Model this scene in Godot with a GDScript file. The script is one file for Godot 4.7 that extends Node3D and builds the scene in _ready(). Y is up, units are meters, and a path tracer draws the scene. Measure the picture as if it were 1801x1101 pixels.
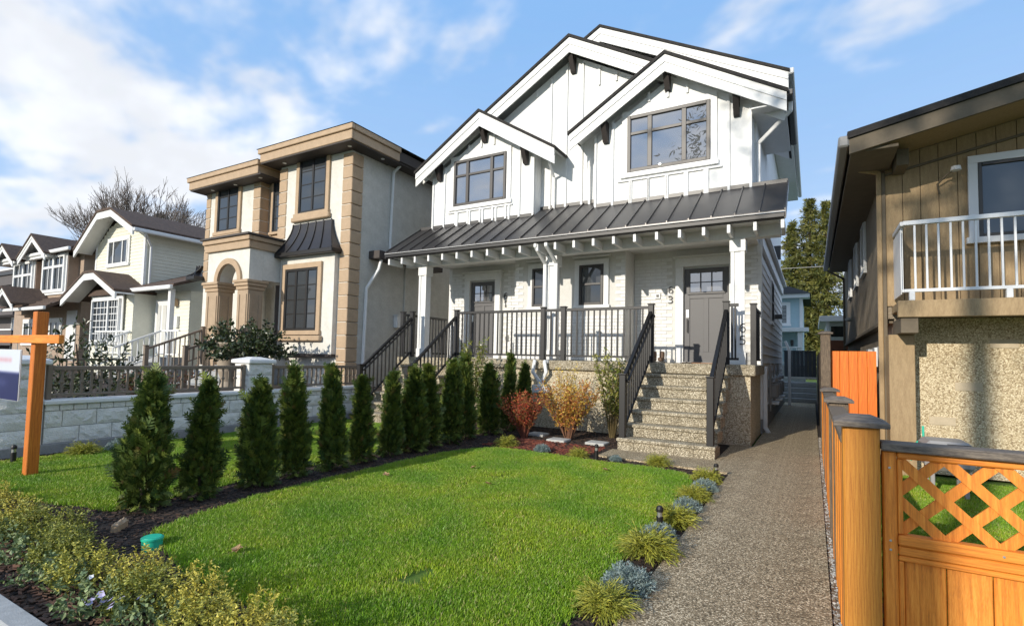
extends Node3D
# A white board-and-batten duplex between two neighbours on a residential street, low winter sun from the street side.
# y is up, the facades face +z, x runs along the street, metres.

var mat := {}
var boxes := {}
var used := {}
var rng := RandomNumberGenerator.new()
const SUN := Vector3(0.25, -0.375, -1.0)      # the way the sunlight travels

# ------------------------------------------------------------------ objects
func numbered(called: String) -> String:
	if not used.has(called):
		used[called] = 0
		return called
	used[called] += 1
	return "%s_%03d" % [called, used[called]]

func tag(o: Node, label: String, category: String, group := "", kind := "") -> Node:
	o.set_meta("label", label)
	o.set_meta("category", category)
	if group: o.set_meta("group", group)
	if kind: o.set_meta("kind", kind)
	return o

func thing(called: String, label: String, category: String, at := Vector3.ZERO, group := "") -> Node3D:
	var o := Node3D.new()
	o.name = numbered(called)
	add_child(o)
	o.position = at
	tag(o, label, category, group)
	return o

func copy(src: Node3D, at: Vector3, turn: float, size: Vector3, label := "") -> Node3D:
	var c: Node3D = src.duplicate()
	var base := String(src.name)
	if base.substr(base.length() - 4, 1) == "_": base = base.left(base.length() - 4)
	c.name = numbered(base)
	add_child(c)
	c.position = at
	c.rotation.y = turn
	c.scale = size
	if label: c.set_meta("label", label)
	return c

func wpos(n: Node) -> Vector3:
	var p := Vector3.ZERO
	while n != self and n != null:
		p += (n as Node3D).position
		n = n.get_parent()
	return p

func mi(parent: Node, called: String, mesh: Mesh, m: Material, at := Vector3.ZERO) -> MeshInstance3D:
	var o := MeshInstance3D.new()
	o.name = called if parent != self else numbered(called)
	o.mesh = mesh
	o.material_override = m
	parent.add_child(o, true)
	o.position = at - wpos(parent)
	return o

func struct(called: String, mesh: Mesh, m: Material, at := Vector3.ZERO) -> MeshInstance3D:
	var o := mi(self, called, mesh, m, at)
	o.set_meta("kind", "structure")
	return o

# ------------------------------------------------------------------ shapes
func begin() -> SurfaceTool:
	var st := SurfaceTool.new()
	st.begin(Mesh.PRIMITIVE_TRIANGLES)
	return st

func face(st: SurfaceTool, pts: Array, out: Vector3) -> void:
	var n: Vector3 = (pts[1] - pts[0]).cross(pts[2] - pts[0])
	if n.length_squared() < 1e-16 and pts.size() > 3: n = (pts[2] - pts[0]).cross(pts[3] - pts[0])
	if n.length_squared() < 1e-16: return
	n = n.normalized()
	var p := pts.duplicate()
	if n.dot(out) < 0:
		n = -n
		p.reverse()
	for i in range(1, p.size() - 1):
		for q in [p[0], p[i + 1], p[i]]:
			st.set_normal(n)
			st.add_vertex(q)

func bx(st: SurfaceTool, c: Vector3, s: Vector3, b := Basis(), ch := 0.006) -> void:
	var h := s * 0.5
	var e: float = min(ch, min(h.x, min(h.y, h.z)) * 0.4)
	var v := func(sg: Vector3, ax: int) -> Vector3:
		var p := Vector3(h.x - e, h.y - e, h.z - e)
		p[ax] = h[ax]
		return c + b * (p * sg)
	for ax in 3:
		var a1 := (ax + 1) % 3
		var a2 := (ax + 2) % 3
		for s0 in [-1.0, 1.0]:
			var q := []
			for k in [[-1, -1], [1, -1], [1, 1], [-1, 1]]:
				var sg := Vector3.ONE
				sg[ax] = s0
				sg[a1] = k[0]
				sg[a2] = k[1]
				q.append(v.call(sg, ax))
			var out := Vector3.ZERO
			out[ax] = s0
			face(st, q, b * out)
			for s1 in [-1.0, 1.0]:
				var sa := Vector3.ONE
				sa[ax] = s0
				sa[a1] = s1
				sa[a2] = -1
				var sb := sa
				sb[a2] = 1
				var o2 := Vector3.ZERO
				o2[ax] = s0
				o2[a1] = s1
				face(st, [v.call(sa, ax), v.call(sb, ax), v.call(sb, a1), v.call(sa, a1)], b * o2)
	for x in [-1.0, 1.0]:
		for y in [-1.0, 1.0]:
			for z in [-1.0, 1.0]:
				var sg := Vector3(x, y, z)
				face(st, [v.call(sg, 0), v.call(sg, 1), v.call(sg, 2)], b * sg)

func box_mesh(s: Vector3, ch := 0.006) -> ArrayMesh:
	var key := "%d_%d_%d_%d" % [roundi(s.x * 2000), roundi(s.y * 2000), roundi(s.z * 2000), roundi(ch * 2000)]
	if not boxes.has(key):
		var st := begin()
		bx(st, Vector3.ZERO, s, Basis(), ch)
		boxes[key] = st.commit()
	return boxes[key]

func box(parent: Node, called: String, lo: Vector3, hi: Vector3, m: Material, ch := 0.006) -> MeshInstance3D:
	return mi(parent, called, box_mesh((hi - lo).abs(), ch), m, (lo + hi) * 0.5)

func look_basis(d: Vector3, up := Vector3.UP) -> Basis:
	var z := d.normalized()
	if abs(z.dot(up)) > 0.99: up = Vector3.RIGHT
	var x := up.cross(z).normalized()
	return Basis(x, z.cross(x), z)

# a bar from a to b, w wide (sideways) and h high; its node is not turned, so that children keep world axes
func bar(parent: Node, called: String, a: Vector3, b: Vector3, w: float, h: float, m: Material) -> MeshInstance3D:
	var st := begin()
	bx(st, Vector3.ZERO, Vector3(w, h, a.distance_to(b)), look_basis(b - a), 0.004)
	return mi(parent, called, st.commit(), m, (a + b) * 0.5)

# polygon in the xy plane drawn out from z0 (front) to z1 (back); pts in world coordinates
func prism_mesh(pts: PackedVector2Array, z0: float, z1: float, c: Vector3) -> ArrayMesh:
	var st := begin()
	var idx := Geometry2D.triangulate_polygon(pts)
	for k in range(0, idx.size(), 3):
		for zz in [[z0, 1.0], [z1, -1.0]]:
			var q := []
			for j in 3: q.append(Vector3(pts[idx[k + j]].x, pts[idx[k + j]].y, zz[0]) - c)
			face(st, q, Vector3(0, 0, zz[1]))
	var cw := Geometry2D.is_polygon_clockwise(pts)
	for i in pts.size():
		var a := pts[i]
		var b := pts[(i + 1) % pts.size()]
		var d := b - a
		var n := Vector3(d.y, -d.x, 0) if not cw else Vector3(-d.y, d.x, 0)
		face(st, [Vector3(a.x, a.y, z0) - c, Vector3(b.x, b.y, z0) - c, Vector3(b.x, b.y, z1) - c, Vector3(a.x, a.y, z1) - c], n)
	return st.commit()

func prism(parent: Node, called: String, pts: Array, z0: float, z1: float, m: Material) -> MeshInstance3D:
	var p := PackedVector2Array()
	var c := Vector2.ZERO
	for q in pts:
		p.append(q)
		c += q / pts.size()
	var c3 := Vector3(c.x, c.y, (z0 + z1) * 0.5)
	return mi(parent, called, prism_mesh(p, z0, z1, c3), m, c3)

# the same polygon trick for shapes drawn in the zy plane and drawn out along x (pts are (z, y))
func prism_x(parent: Node, called: String, pts: Array, x0: float, x1: float, m: Material) -> MeshInstance3D:
	var p := PackedVector2Array()
	var c := Vector2.ZERO
	for q in pts:
		p.append(q)
		c += q / pts.size()
	var c3 := Vector3((x0 + x1) * 0.5, c.y, c.x)
	var st := begin()
	var idx := Geometry2D.triangulate_polygon(p)
	for k in range(0, idx.size(), 3):
		for xx in [[x0, -1.0], [x1, 1.0]]:
			var q := []
			for j in 3: q.append(Vector3(xx[0], p[idx[k + j]].y, p[idx[k + j]].x) - c3)
			face(st, q, Vector3(xx[1], 0, 0))
	var cw := Geometry2D.is_polygon_clockwise(p)
	for i in p.size():
		var a := p[i]
		var b := p[(i + 1) % p.size()]
		var d := b - a
		var n := Vector2(d.y, -d.x) if not cw else Vector2(-d.y, d.x)
		face(st, [Vector3(x0, a.y, a.x) - c3, Vector3(x0, b.y, b.x) - c3, Vector3(x1, b.y, b.x) - c3, Vector3(x1, a.y, a.x) - c3], Vector3(0, n.y, n.x))
	return mi(parent, called, st.commit(), m, c3)

func tube(st: SurfaceTool, pts: Array, r0: float, r1: float, sides := 8, col := Color.WHITE) -> void:
	var rings := []
	var ref := Vector3.UP
	for i in pts.size():
		var d: Vector3 = (pts[min(i + 1, pts.size() - 1)] - pts[max(i - 1, 0)]).normalized()
		if abs(d.dot(ref)) > 0.95: ref = Vector3.RIGHT if abs(d.x) < 0.9 else Vector3.FORWARD
		var x := ref.cross(d).normalized()
		var y := d.cross(x)
		ref = y
		var r: float = lerp(r0, r1, i / max(1.0, pts.size() - 1.0))
		var ring := []
		for k in sides:
			var a := TAU * k / sides
			var n := x * cos(a) + y * sin(a)
			ring.append([pts[i] + n * r, n])
		rings.append(ring)
	for i in rings.size() - 1:
		for k in sides:
			var k2 := (k + 1) % sides
			for q in [rings[i][k], rings[i + 1][k2], rings[i][k2], rings[i][k], rings[i + 1][k], rings[i + 1][k2]]:
				st.set_color(col)
				st.set_normal(q[1])
				st.add_vertex(q[0])
	for e in [0, rings.size() - 1]:
		var q := []
		for k in sides: q.append(rings[e][k][0])
		st.set_color(col)
		face(st, q, (pts[e] - pts[1 if e == 0 else e - 1]))

func pipe(parent: Node, called: String, pts: Array, r: float, m: Material, sides := 8) -> MeshInstance3D:
	var st := begin()
	var c: Vector3 = pts[0]
	var q := []
	for p in pts: q.append(p - c)
	tube(st, q, r, r, sides)
	return mi(parent, called, st.commit(), m, c)

# square-section downspout along points
func spout(parent: Node, called: String, pts: Array, w: float, m: Material) -> MeshInstance3D:
	var st := begin()
	var c: Vector3 = pts[0]
	for i in pts.size() - 1:
		var a: Vector3 = pts[i] - c
		var b: Vector3 = pts[i + 1] - c
		var d := (b - a).normalized()
		bx(st, (a + b) * 0.5, Vector3(w, w * 0.75, a.distance_to(b) + w * 0.45), look_basis(d, Vector3.BACK), 0.012)
	return mi(parent, called, st.commit(), m, c)

# surface of revolution round y; profile = array of Vector2(radius, height)
func lathe(st: SurfaceTool, prof: Array, sides := 20) -> void:
	for i in prof.size() - 1:
		var a: Vector2 = prof[i]
		var b: Vector2 = prof[i + 1]
		var nn := Vector2(b.y - a.y, a.x - b.x).normalized()
		for k in sides:
			var q := []
			for e in [[a, k], [a, k + 1], [b, k + 1], [a, k], [b, k + 1], [b, k]]:
				var an: float = TAU * e[1] / sides
				st.set_normal(Vector3(cos(an) * nn.x, nn.y, sin(an) * nn.x))
				st.add_vertex(Vector3(cos(an) * e[0].x, e[0].y, sin(an) * e[0].x))

func lathe_part(parent: Node, called: String, prof: Array, m: Material, at: Vector3, sides := 20) -> MeshInstance3D:
	var st := begin()
	lathe(st, prof, sides)
	return mi(parent, called, st.commit(), m, at)

# flat patch of ground: polygon of (x, z), a little thick so that it has an edge
func patch_mesh(pts: Array, y: float, deep: float) -> ArrayMesh:
	var st := begin()
	var p := PackedVector2Array()
	for q in pts: p.append(q)
	var idx := Geometry2D.triangulate_polygon(p)
	for k in range(0, idx.size(), 3):
		var q := []
		for j in 3: q.append(Vector3(p[idx[k + j]].x, y, p[idx[k + j]].y))
		face(st, q, Vector3.UP)
	var cw := Geometry2D.is_polygon_clockwise(p)
	for i in p.size():
		var a := p[i]
		var b := p[(i + 1) % p.size()]
		var d := b - a
		var n := Vector2(d.y, -d.x) if not cw else Vector2(-d.y, d.x)
		face(st, [Vector3(a.x, y, a.y), Vector3(b.x, y, b.y), Vector3(b.x, y - deep, b.y), Vector3(a.x, y - deep, a.y)], Vector3(n.x, 0, n.y))
	return st.commit()

# ------------------------------------------------------------------ textures and materials
func lin(r: float, g: float, b: float) -> Color:
	return Color(r, g, b).linear_to_srgb()

func noise_bytes(n: int, seed_: int, freq: float, oct: int, kind := FastNoiseLite.TYPE_SIMPLEX_SMOOTH, ret := -1) -> PackedByteArray:
	var f := FastNoiseLite.new()
	f.seed = seed_
	f.noise_type = kind
	f.frequency = freq
	f.fractal_type = FastNoiseLite.FRACTAL_FBM if oct > 1 else FastNoiseLite.FRACTAL_NONE
	f.fractal_octaves = oct
	if ret >= 0:
		f.cellular_return_type = ret
		f.cellular_jitter = 0.9
	var im := f.get_seamless_image(n, n)
	im.convert(Image.FORMAT_L8)
	return im.get_data()

# layers: [bytes, weight] summed to 0..1, contrast about the middle, looked up in a ramp of sRGB colours
func ramp_tex(n: int, layers: Array, ramp: Array, contrast := 1.0) -> ImageTexture:
	var g := Gradient.new()
	g.offsets = PackedFloat32Array()
	g.colors = PackedColorArray()
	var offs := PackedFloat32Array()
	var cols := PackedColorArray()
	for i in ramp.size():
		offs.append(float(i) / (ramp.size() - 1))
		cols.append(ramp[i])
	g.offsets = offs
	g.colors = cols
	var lut := PackedByteArray()
	for i in 256:
		var c := g.sample(clampf((i / 255.0 - 0.5) * contrast + 0.5, 0, 1))
		lut.append_array([c.r8, c.g8, c.b8])
	var out := PackedByteArray()
	out.resize(n * n * 3)
	for i in n * n:
		var v := 0.0
		for l in layers: v += l[0][i] * l[1]
		var k := clampi(int(v), 0, 255) * 3
		out[i * 3] = lut[k]
		out[i * 3 + 1] = lut[k + 1]
		out[i * 3 + 2] = lut[k + 2]
	var im := Image.create_from_data(n, n, false, Image.FORMAT_RGB8, out)
	im.generate_mipmaps()
	return ImageTexture.create_from_image(im)

func normal_tex(n: int, bytes: PackedByteArray, strength: float) -> ImageTexture:
	var im := Image.create_from_data(n, n, false, Image.FORMAT_L8, bytes)
	im.convert(Image.FORMAT_RGBA8)
	im.bump_map_to_normal_map(strength)
	im.convert(Image.FORMAT_RGB8)
	im.generate_mipmaps()
	return ImageTexture.create_from_image(im)

func stuffm(name_: String, col: Color, rough := 0.7, tex: Texture2D = null, size := Vector3.ONE, nrm: Texture2D = null, ns := 1.0, metal := 0.0) -> StandardMaterial3D:
	var m := StandardMaterial3D.new()
	m.resource_name = name_
	m.albedo_color = col
	m.roughness = rough
	m.metallic = metal
	if tex or nrm:
		m.uv1_triplanar = true
		m.uv1_world_triplanar = true
		m.uv1_scale = Vector3(1.0 / size.x, 1.0 / size.y, 1.0 / size.z)
		if tex: m.albedo_texture = tex
		if nrm:
			m.normal_enabled = true
			m.normal_texture = nrm
			m.normal_scale = ns
	mat[name_] = m
	return m

func leafm(name_: String, rough := 0.55, back := 0.35) -> StandardMaterial3D:
	var m := StandardMaterial3D.new()
	m.resource_name = name_
	m.vertex_color_use_as_albedo = true
	m.roughness = rough
	m.cull_mode = BaseMaterial3D.CULL_DISABLED
	if back > 0:
		m.backlight_enabled = true
		m.backlight = Color(back, back, back * 0.6)
	mat[name_] = m
	return m

func make_materials() -> void:
	var S := FastNoiseLite.TYPE_SIMPLEX_SMOOTH
	var C := FastNoiseLite.TYPE_CELLULAR
	var big := noise_bytes(512, 3, 0.006, 4)
	var mid := noise_bytes(512, 5, 0.03, 4)
	var fine := noise_bytes(512, 7, 0.16, 3)
	var flat2 := func(a: Color, b: Color, c := 1.0) -> ImageTexture: return ramp_tex(512, [[big, 0.4], [mid, 0.35], [fine, 0.25]], [a, b], c)
	var wht: ImageTexture = flat2.call(Color(0.93, 0.93, 0.925), Color(1, 1, 1), 1.3)
	var fine_n := normal_tex(512, fine, 1.2)
	var mid_n := normal_tex(512, noise_bytes(512, 11, 0.07, 4), 4.0)
	stuffm("white", lin(0.82, 0.825, 0.82), 0.55, wht, Vector3.ONE * 1.7, fine_n, 0.12)
	stuffm("white_brick", lin(0.82, 0.82, 0.81), 0.6, wht, Vector3.ONE * 0.7, mid_n, 0.35)
	stuffm("mortar", lin(0.70, 0.69, 0.66), 0.8, wht, Vector3.ONE * 0.5, mid_n, 0.3)
	stuffm("white_trim", lin(0.82, 0.825, 0.82), 0.45, wht, Vector3.ONE * 1.1)
	stuffm("black_metal", lin(0.011, 0.010, 0.010), 0.45, null)
	stuffm("bracket", lin(0.022, 0.016, 0.014), 0.6, null)
	stuffm("charcoal", lin(0.045, 0.042, 0.040), 0.4, null)
	stuffm("window_frame", lin(0.045, 0.040, 0.038), 0.45, null)
	stuffm("roof_metal", lin(0.08, 0.074, 0.072), 0.34, flat2.call(Color(0.9, 0.9, 0.9), Color(1, 1, 1), 1.2), Vector3.ONE * 2.3, null, 0, 0.45)
	stuffm("door_grey", lin(0.105, 0.103, 0.106), 0.5, null)
	stuffm("steel", lin(0.5, 0.5, 0.48), 0.35, null, Vector3.ONE, null, 1, 0.8)
	var sh := noise_bytes(512, 21, 0.05, 3, C, FastNoiseLite.RETURN_CELL_VALUE)
	var shing := ramp_tex(512, [[sh, 0.5], [fine, 0.5]], [Color(0.55, 0.55, 0.55), Color(1, 1, 1)], 1.2)
	stuffm("shingle", lin(0.050, 0.045, 0.042), 0.9, shing, Vector3.ONE * 1.4, fine_n, 0.6)
	stuffm("shingle_brown", lin(0.16, 0.105, 0.078), 0.9, shing, Vector3.ONE * 1.8, fine_n, 0.8)
	# glass mirrors the sky a little more strongly than plain glass, as coated double glazing does
	stuffm("glass", lin(0.10, 0.11, 0.12), 0.0, null, Vector3.ONE, null, 1, 0.55)
	stuffm("glass_mirror", lin(0.42, 0.43, 0.45), 0.0, null, Vector3.ONE, null, 1, 0.8)
	stuffm("glass_dark", lin(0.03, 0.035, 0.036), 0.04, null, Vector3.ONE, null, 1, 0.35)
	stuffm("blind", lin(0.55, 0.55, 0.52), 0.7, null)
	# exposed aggregate: every pebble a cell
	var cv := noise_bytes(1024, 31, 0.085, 1, C, FastNoiseLite.RETURN_CELL_VALUE)
	var cd := noise_bytes(1024, 31, 0.085, 1, C, FastNoiseLite.RETURN_DISTANCE)
	var cbig := noise_bytes(1024, 33, 0.004, 3)
	for i in cd.size(): cd[i] = 255 - cd[i]
	var agg := ramp_tex(1024, [[cv, 0.62], [cd, 0.30], [cbig, 0.08]], [Color(0.27, 0.245, 0.195), Color(0.44, 0.41, 0.345), Color(0.55, 0.515, 0.445), Color(0.66, 0.625, 0.55), Color(0.94, 0.92, 0.86)], 1.35)
	var agg_n := normal_tex(1024, cd, 5.0)
	stuffm("aggregate", Color(1, 0.945, 0.86), 0.75, agg, Vector3.ONE * 0.75, agg_n, 0.6)
	stuffm("aggregate_step", Color(1, 0.985, 0.95), 0.75, agg, Vector3.ONE * 0.9, agg_n, 0.8)
	var dash := ramp_tex(1024, [[cv, 0.55], [cd, 0.40], [cbig, 0.05]], [Color(0.42, 0.37, 0.30), Color(0.64, 0.58, 0.49), Color(0.78, 0.73, 0.64), Color(0.85, 0.81, 0.73), Color(1, 0.98, 0.92)], 1.25)
	stuffm("pebble_dash", Color(0.96, 0.93, 0.86), 0.8, dash, Vector3.ONE * 1.25, agg_n, 1.2)
	stuffm("pebble_foundation", Color(0.93, 0.92, 0.88), 0.8, dash, Vector3.ONE * 1.4, agg_n, 0.9)
	# stucco
	var st_n := normal_tex(512, noise_bytes(512, 41, 0.11, 4), 5.0)
	var plas: ImageTexture = flat2.call(Color(0.86, 0.86, 0.85), Color(1, 1, 1), 1.2)
	stuffm("stucco_rough", lin(0.78, 0.76, 0.70), 0.9, plas, Vector3.ONE * 1.3, st_n, 1.5)
	stuffm("stucco_white", lin(0.78, 0.76, 0.70), 0.8, plas, Vector3.ONE * 1.9, fine_n, 0.3)
	stuffm("tan_trim", lin(0.52, 0.375, 0.245), 0.7, plas, Vector3.ONE * 1.1, fine_n, 0.4)
	stuffm("tan_pillar", lin(0.47, 0.345, 0.23), 0.7, plas, Vector3.ONE * 1.1, fine_n, 0.4)
	stuffm("patch_tan", lin(0.58, 0.48, 0.34), 0.8, plas, Vector3.ONE * 0.4)
	stuffm("soffit_brown", lin(0.06, 0.05, 0.045), 0.7, null)
	stuffm("copper_roof", lin(0.045, 0.043, 0.048), 0.4, plas, Vector3.ONE, null, 0, 0.3)
	stuffm("cream_siding", lin(0.80, 0.78, 0.66), 0.6, wht, Vector3.ONE * 1.5)
	stuffm("brown_stucco", lin(0.50, 0.38, 0.29), 0.9, plas, Vector3.ONE * 1.3, st_n, 1.0)
	stuffm("block_paint", lin(0.86, 0.85, 0.82), 0.8, plas, Vector3.ONE * 0.9, mid_n, 0.9)
	stuffm("concrete", lin(0.42, 0.43, 0.43), 0.85, flat2.call(Color(0.80, 0.80, 0.80), Color(1, 1, 1), 1.4), Vector3.ONE * 0.8, fine_n, 0.5)
	stuffm("grey_block", lin(0.32, 0.32, 0.32), 0.9, plas, Vector3.ONE * 0.6, mid_n, 0.8)
	stuffm("fence_taupe", lin(0.20, 0.155, 0.115), 0.55, null)
	stuffm("slate_dark", lin(0.05, 0.055, 0.065), 0.7, null)
	stuffm("grey_cladding", lin(0.12, 0.105, 0.105), 0.7, plas, Vector3.ONE)
	# timber: grain stretched along the vertical or along x
	var g1 := noise_bytes(512, 51, 0.02, 4)
	var g2 := noise_bytes(512, 52, 0.10, 3)
	var cedar := ramp_tex(512, [[g1, 0.35], [g2, 0.3], [big, 0.35]], [Color(0.68, 0.39, 0.13), Color(0.88, 0.54, 0.20), Color(0.98, 0.68, 0.32)], 1.35)
	var post := ramp_tex(512, [[g1, 0.35], [g2, 0.25], [big, 0.40]], [Color(0.58, 0.38, 0.14), Color(0.76, 0.54, 0.22), Color(0.84, 0.65, 0.31)], 1.3)
	var weath := ramp_tex(512, [[g1, 0.5], [g2, 0.5]], [Color(0.27, 0.25, 0.24), Color(0.46, 0.43, 0.40), Color(0.60, 0.56, 0.50)], 1.4)
	var grain_n := normal_tex(512, g2, 1.5)
	stuffm("cedar", Color(1, 0.97, 0.86), 0.6, cedar, Vector3(0.09, 2.0, 0.09), grain_n, 0.5)
	stuffm("cedar_pale", Color(1, 1, 0.97), 0.6, cedar, Vector3(0.11, 1.7, 0.11), grain_n, 0.5)
	stuffm("cedar_deep", Color(0.90, 0.82, 0.70), 0.6, cedar, Vector3(0.10, 2.3, 0.10), grain_n, 0.5)
	stuffm("cedar_across", Color(1, 0.97, 0.86), 0.6, cedar, Vector3(2.0, 0.09, 0.09), grain_n, 0.5)
	stuffm("cedar_red", Color(1, 0.84, 0.62), 0.6, cedar, Vector3(0.1, 2.2, 0.1), grain_n, 0.4)
	stuffm("post_wood", Color(1, 0.92, 0.80), 0.65, post, Vector3(0.034, 1.3, 0.034), grain_n, 0.6)
	stuffm("weathered", Color(0.92, 0.90, 0.88), 0.8, weath, Vector3(1.3, 0.13, 0.16), grain_n, 0.8)
	stuffm("weathered_upright", Color(0.92, 0.86, 0.78), 0.8, weath, Vector3(0.15, 1.4, 0.15), grain_n, 0.8)
	stuffm("sign_post", Color(0.88, 0.80, 0.62), 0.6, cedar, Vector3(0.08, 1.8, 0.08), grain_n, 0.4)
	stuffm("brown_board", lin(0.43, 0.31, 0.17), 0.75, ramp_tex(512, [[g1, 0.5], [g2, 0.5]], [Color(0.80, 0.78, 0.76), Color(1, 1, 1)], 1.2), Vector3(0.5, 3.0, 0.5), grain_n, 0.3)
	stuffm("brown_dark", lin(0.17, 0.135, 0.092), 0.8, plas, Vector3.ONE * 0.9)
	stuffm("brown_side", lin(0.33, 0.27, 0.20), 0.9, plas, Vector3.ONE * 1.4, st_n, 1.0)
	stuffm("rail_white", lin(0.70, 0.71, 0.72), 0.4, null)
	stuffm("pale_blue", lin(0.40, 0.55, 0.60), 0.7, wht, Vector3.ONE * 1.5)
	stuffm("brick_red", lin(0.22, 0.075, 0.04), 0.8, plas, Vector3.ONE)
	# ground
	var soil := ramp_tex(512, [[mid, 0.3], [fine, 0.4], [sh, 0.3]], [Color(0.10, 0.075, 0.06), Color(0.20, 0.155, 0.125), Color(0.34, 0.27, 0.22)], 1.5)
	stuffm("soil", Color(1, 1, 1), 0.95, soil, Vector3.ONE * 0.7, normal_tex(512, sh, 5.0), 1.0)
	var turf := ramp_tex(512, [[big, 0.35], [mid, 0.35], [fine, 0.3]], [Color(0.18, 0.24, 0.05), Color(0.30, 0.41, 0.09), Color(0.38, 0.44, 0.13)], 1.5)
	stuffm("turf", Color(1, 1, 1), 0.95, turf, Vector3.ONE * 2.6)
	stuffm("asphalt", lin(0.05, 0.05, 0.052), 0.9, plas, Vector3.ONE, fine_n, 1.0)
	stuffm("teal", lin(0.02, 0.45, 0.29), 0.45, null)
	stuffm("pot", lin(0.42, 0.35, 0.27), 0.7, plas, Vector3.ONE * 0.4)
	stuffm("boot", lin(0.10, 0.055, 0.03), 0.6, null)
	stuffm("mat_fibre", lin(0.25, 0.13, 0.07), 0.95, null)
	stuffm("ink", lin(0.012, 0.012, 0.012), 0.5, null)
	stuffm("grey_plastic", lin(0.30, 0.29, 0.28), 0.5, null)
	stuffm("bark", lin(0.085, 0.062, 0.045), 0.95, plas, Vector3.ONE * 0.3, mid_n, 1.0)
	stuffm("bark_pale", lin(0.17, 0.14, 0.12), 0.95)
	stuffm("stone_pale", lin(0.55, 0.54, 0.51), 0.85, plas, Vector3.ONE * 0.4, mid_n, 0.5)
	leafm("leaf")
	leafm("leaf_gloss", 0.32, 0.3)
	leafm("needle", 0.6, 0.2)
	leafm("grass", 0.5, 0.5)
	leafm("twig", 0.8, 0.0)
	leafm("chips", 0.9, 0.0)

# ------------------------------------------------------------------ sky
func make_sky() -> ImageTexture:
	var w := 2048
	var h := 1024
	var f := FastNoiseLite.new()
	f.seed = 17
	f.frequency = 1.0
	f.fractal_octaves = 6
	f.fractal_gain = 0.52
	var g := FastNoiseLite.new()
	g.seed = 5
	g.frequency = 0.5
	g.fractal_octaves = 3
	var zen := Color(0.096, 0.243, 0.485)
	var hor := Color(0.37, 0.46, 0.575)
	var bytes := PackedByteArray()
	bytes.resize(w * h * 3)
	bytes.fill(110)
	for j in h / 2 + 12:
		var el := (0.5 - (j + 0.5) / h) * PI
		var up := sin(el)
		var t := pow(clampf(1.0 - up, 0, 1), 2.4)
		var sky := zen.lerp(hor, t)
		var k := 1.0 / (maxf(up, 0.0) + 0.20)
		for i in w:
			var az := ((i + 0.5) / w - 0.5) * TAU
			var px := -sin(az) * cos(el) * k
			var pz := cos(az) * cos(el) * k
			var wx := g.get_noise_2d(px + 31.0, pz) * 0.55
			var n := f.get_noise_2d(px * 0.9 + wx + 4.0, pz * 1.5 + wx)
			var bank := g.get_noise_2d(px * 0.8 + 7.0, pz * 0.8 - 3.0)
			var puff := f.get_noise_2d(px * 3.1 - 20.0, pz * 4.4 + 9.0)
			# the cloud field thickens towards the west (-x), as weather does
			var cover := 0.05 - 0.26 * clampf(px * 0.6 + 0.5, -0.8, 0.15) + bank * 0.5
			var a := smoothstep(-0.10, 0.55, n * 0.90 + puff * 0.42 + cover)
			a = 0.05 + a * 0.90
			var shade := 0.86 + 0.14 * smoothstep(-0.35, 0.45, f.get_noise_2d(px * 1.9 - 9.0, pz * 2.6))
			var c := sky.lerp(Color(0.56, 0.575, 0.605) * shade, a).linear_to_srgb()
			var o := (j * w + i) * 3
			bytes[o] = clampi(int(c.r * 255.0), 0, 255)
			bytes[o + 1] = clampi(int(c.g * 255.0), 0, 255)
			bytes[o + 2] = clampi(int(c.b * 255.0), 0, 255)
	return ImageTexture.create_from_image(Image.create_from_data(w, h, false, Image.FORMAT_RGB8, bytes))

func make_camera_and_light() -> void:
	var cam := Camera3D.new()
	cam.name = "camera"
	var yaw := 0.5308
	var pitch := 0.0544
	var roll := 0.0224
	var fwd := Vector3(-sin(yaw) * cos(pitch), sin(pitch), -cos(yaw) * cos(pitch))
	var r0 := Vector3(cos(yaw), 0, -sin(yaw))
	var u0 := r0.cross(fwd)
	var right := r0 * cos(roll) + u0 * sin(roll)
	var near := 0.05
	cam.projection = Camera3D.PROJECTION_FRUSTUM
	cam.size = 1101.0 / 919.36 * near
	cam.frustum_offset = Vector2(10.56, 28.57) / 919.36 * near
	cam.near = near
	cam.far = 600.0
	cam.transform = Transform3D(Basis(right, right.cross(fwd), -fwd), Vector3(-0.0245, 1.433, 0.0606))
	add_child(cam)
	cam.current = true
	var e := Environment.new()
	e.background_mode = Environment.BG_SKY
	e.sky = Sky.new()
	var sm := PanoramaSkyMaterial.new()
	sm.panorama = make_sky()
	e.sky.sky_material = sm
	e.background_energy_multiplier = 1.06
	e.tonemap_mode = Environment.TONE_MAPPER_LINEAR
	e.tonemap_exposure = 1.74
	e.sdfgi_enabled = true
	e.ssao_enabled = true
	e.ssil_enabled = true
	var we := WorldEnvironment.new()
	we.name = "world_environment"
	we.environment = e
	add_child(we)
	var sun := DirectionalLight3D.new()
	sun.name = "sun"
	sun.light_energy = 0.80
	sun.light_color = Color(1.0, 0.965, 0.905)
	sun.light_angular_distance = 0.5
	sun.shadow_enabled = true
	sun.basis = Basis.looking_at(SUN.normalized(), Vector3.UP)
	add_child(sun)

func _ready() -> void:
	rng.seed = 4711
	make_camera_and_light()
	make_materials()
	make_ground()
	white_house()
	beige_house()
	cream_house()
	tan_house()
	grey_building()
	balcony_house()
	alley_buildings()
	stone_wall()
	side_fence()
	far_trees()
	hedge()
	garden()
	small_things()
	lawn_grass()

# ------------------------------------------------------------------ windows and doors (local: centre of the opening, facing +z)
func sub(f: Node, called: String, c: Vector3, s: Vector3, m: Material) -> void:
	var k := MeshInstance3D.new()
	k.name = called
	k.mesh = box_mesh(s, 0.003)
	k.material_override = m
	f.add_child(k, true)
	k.position = c

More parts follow.
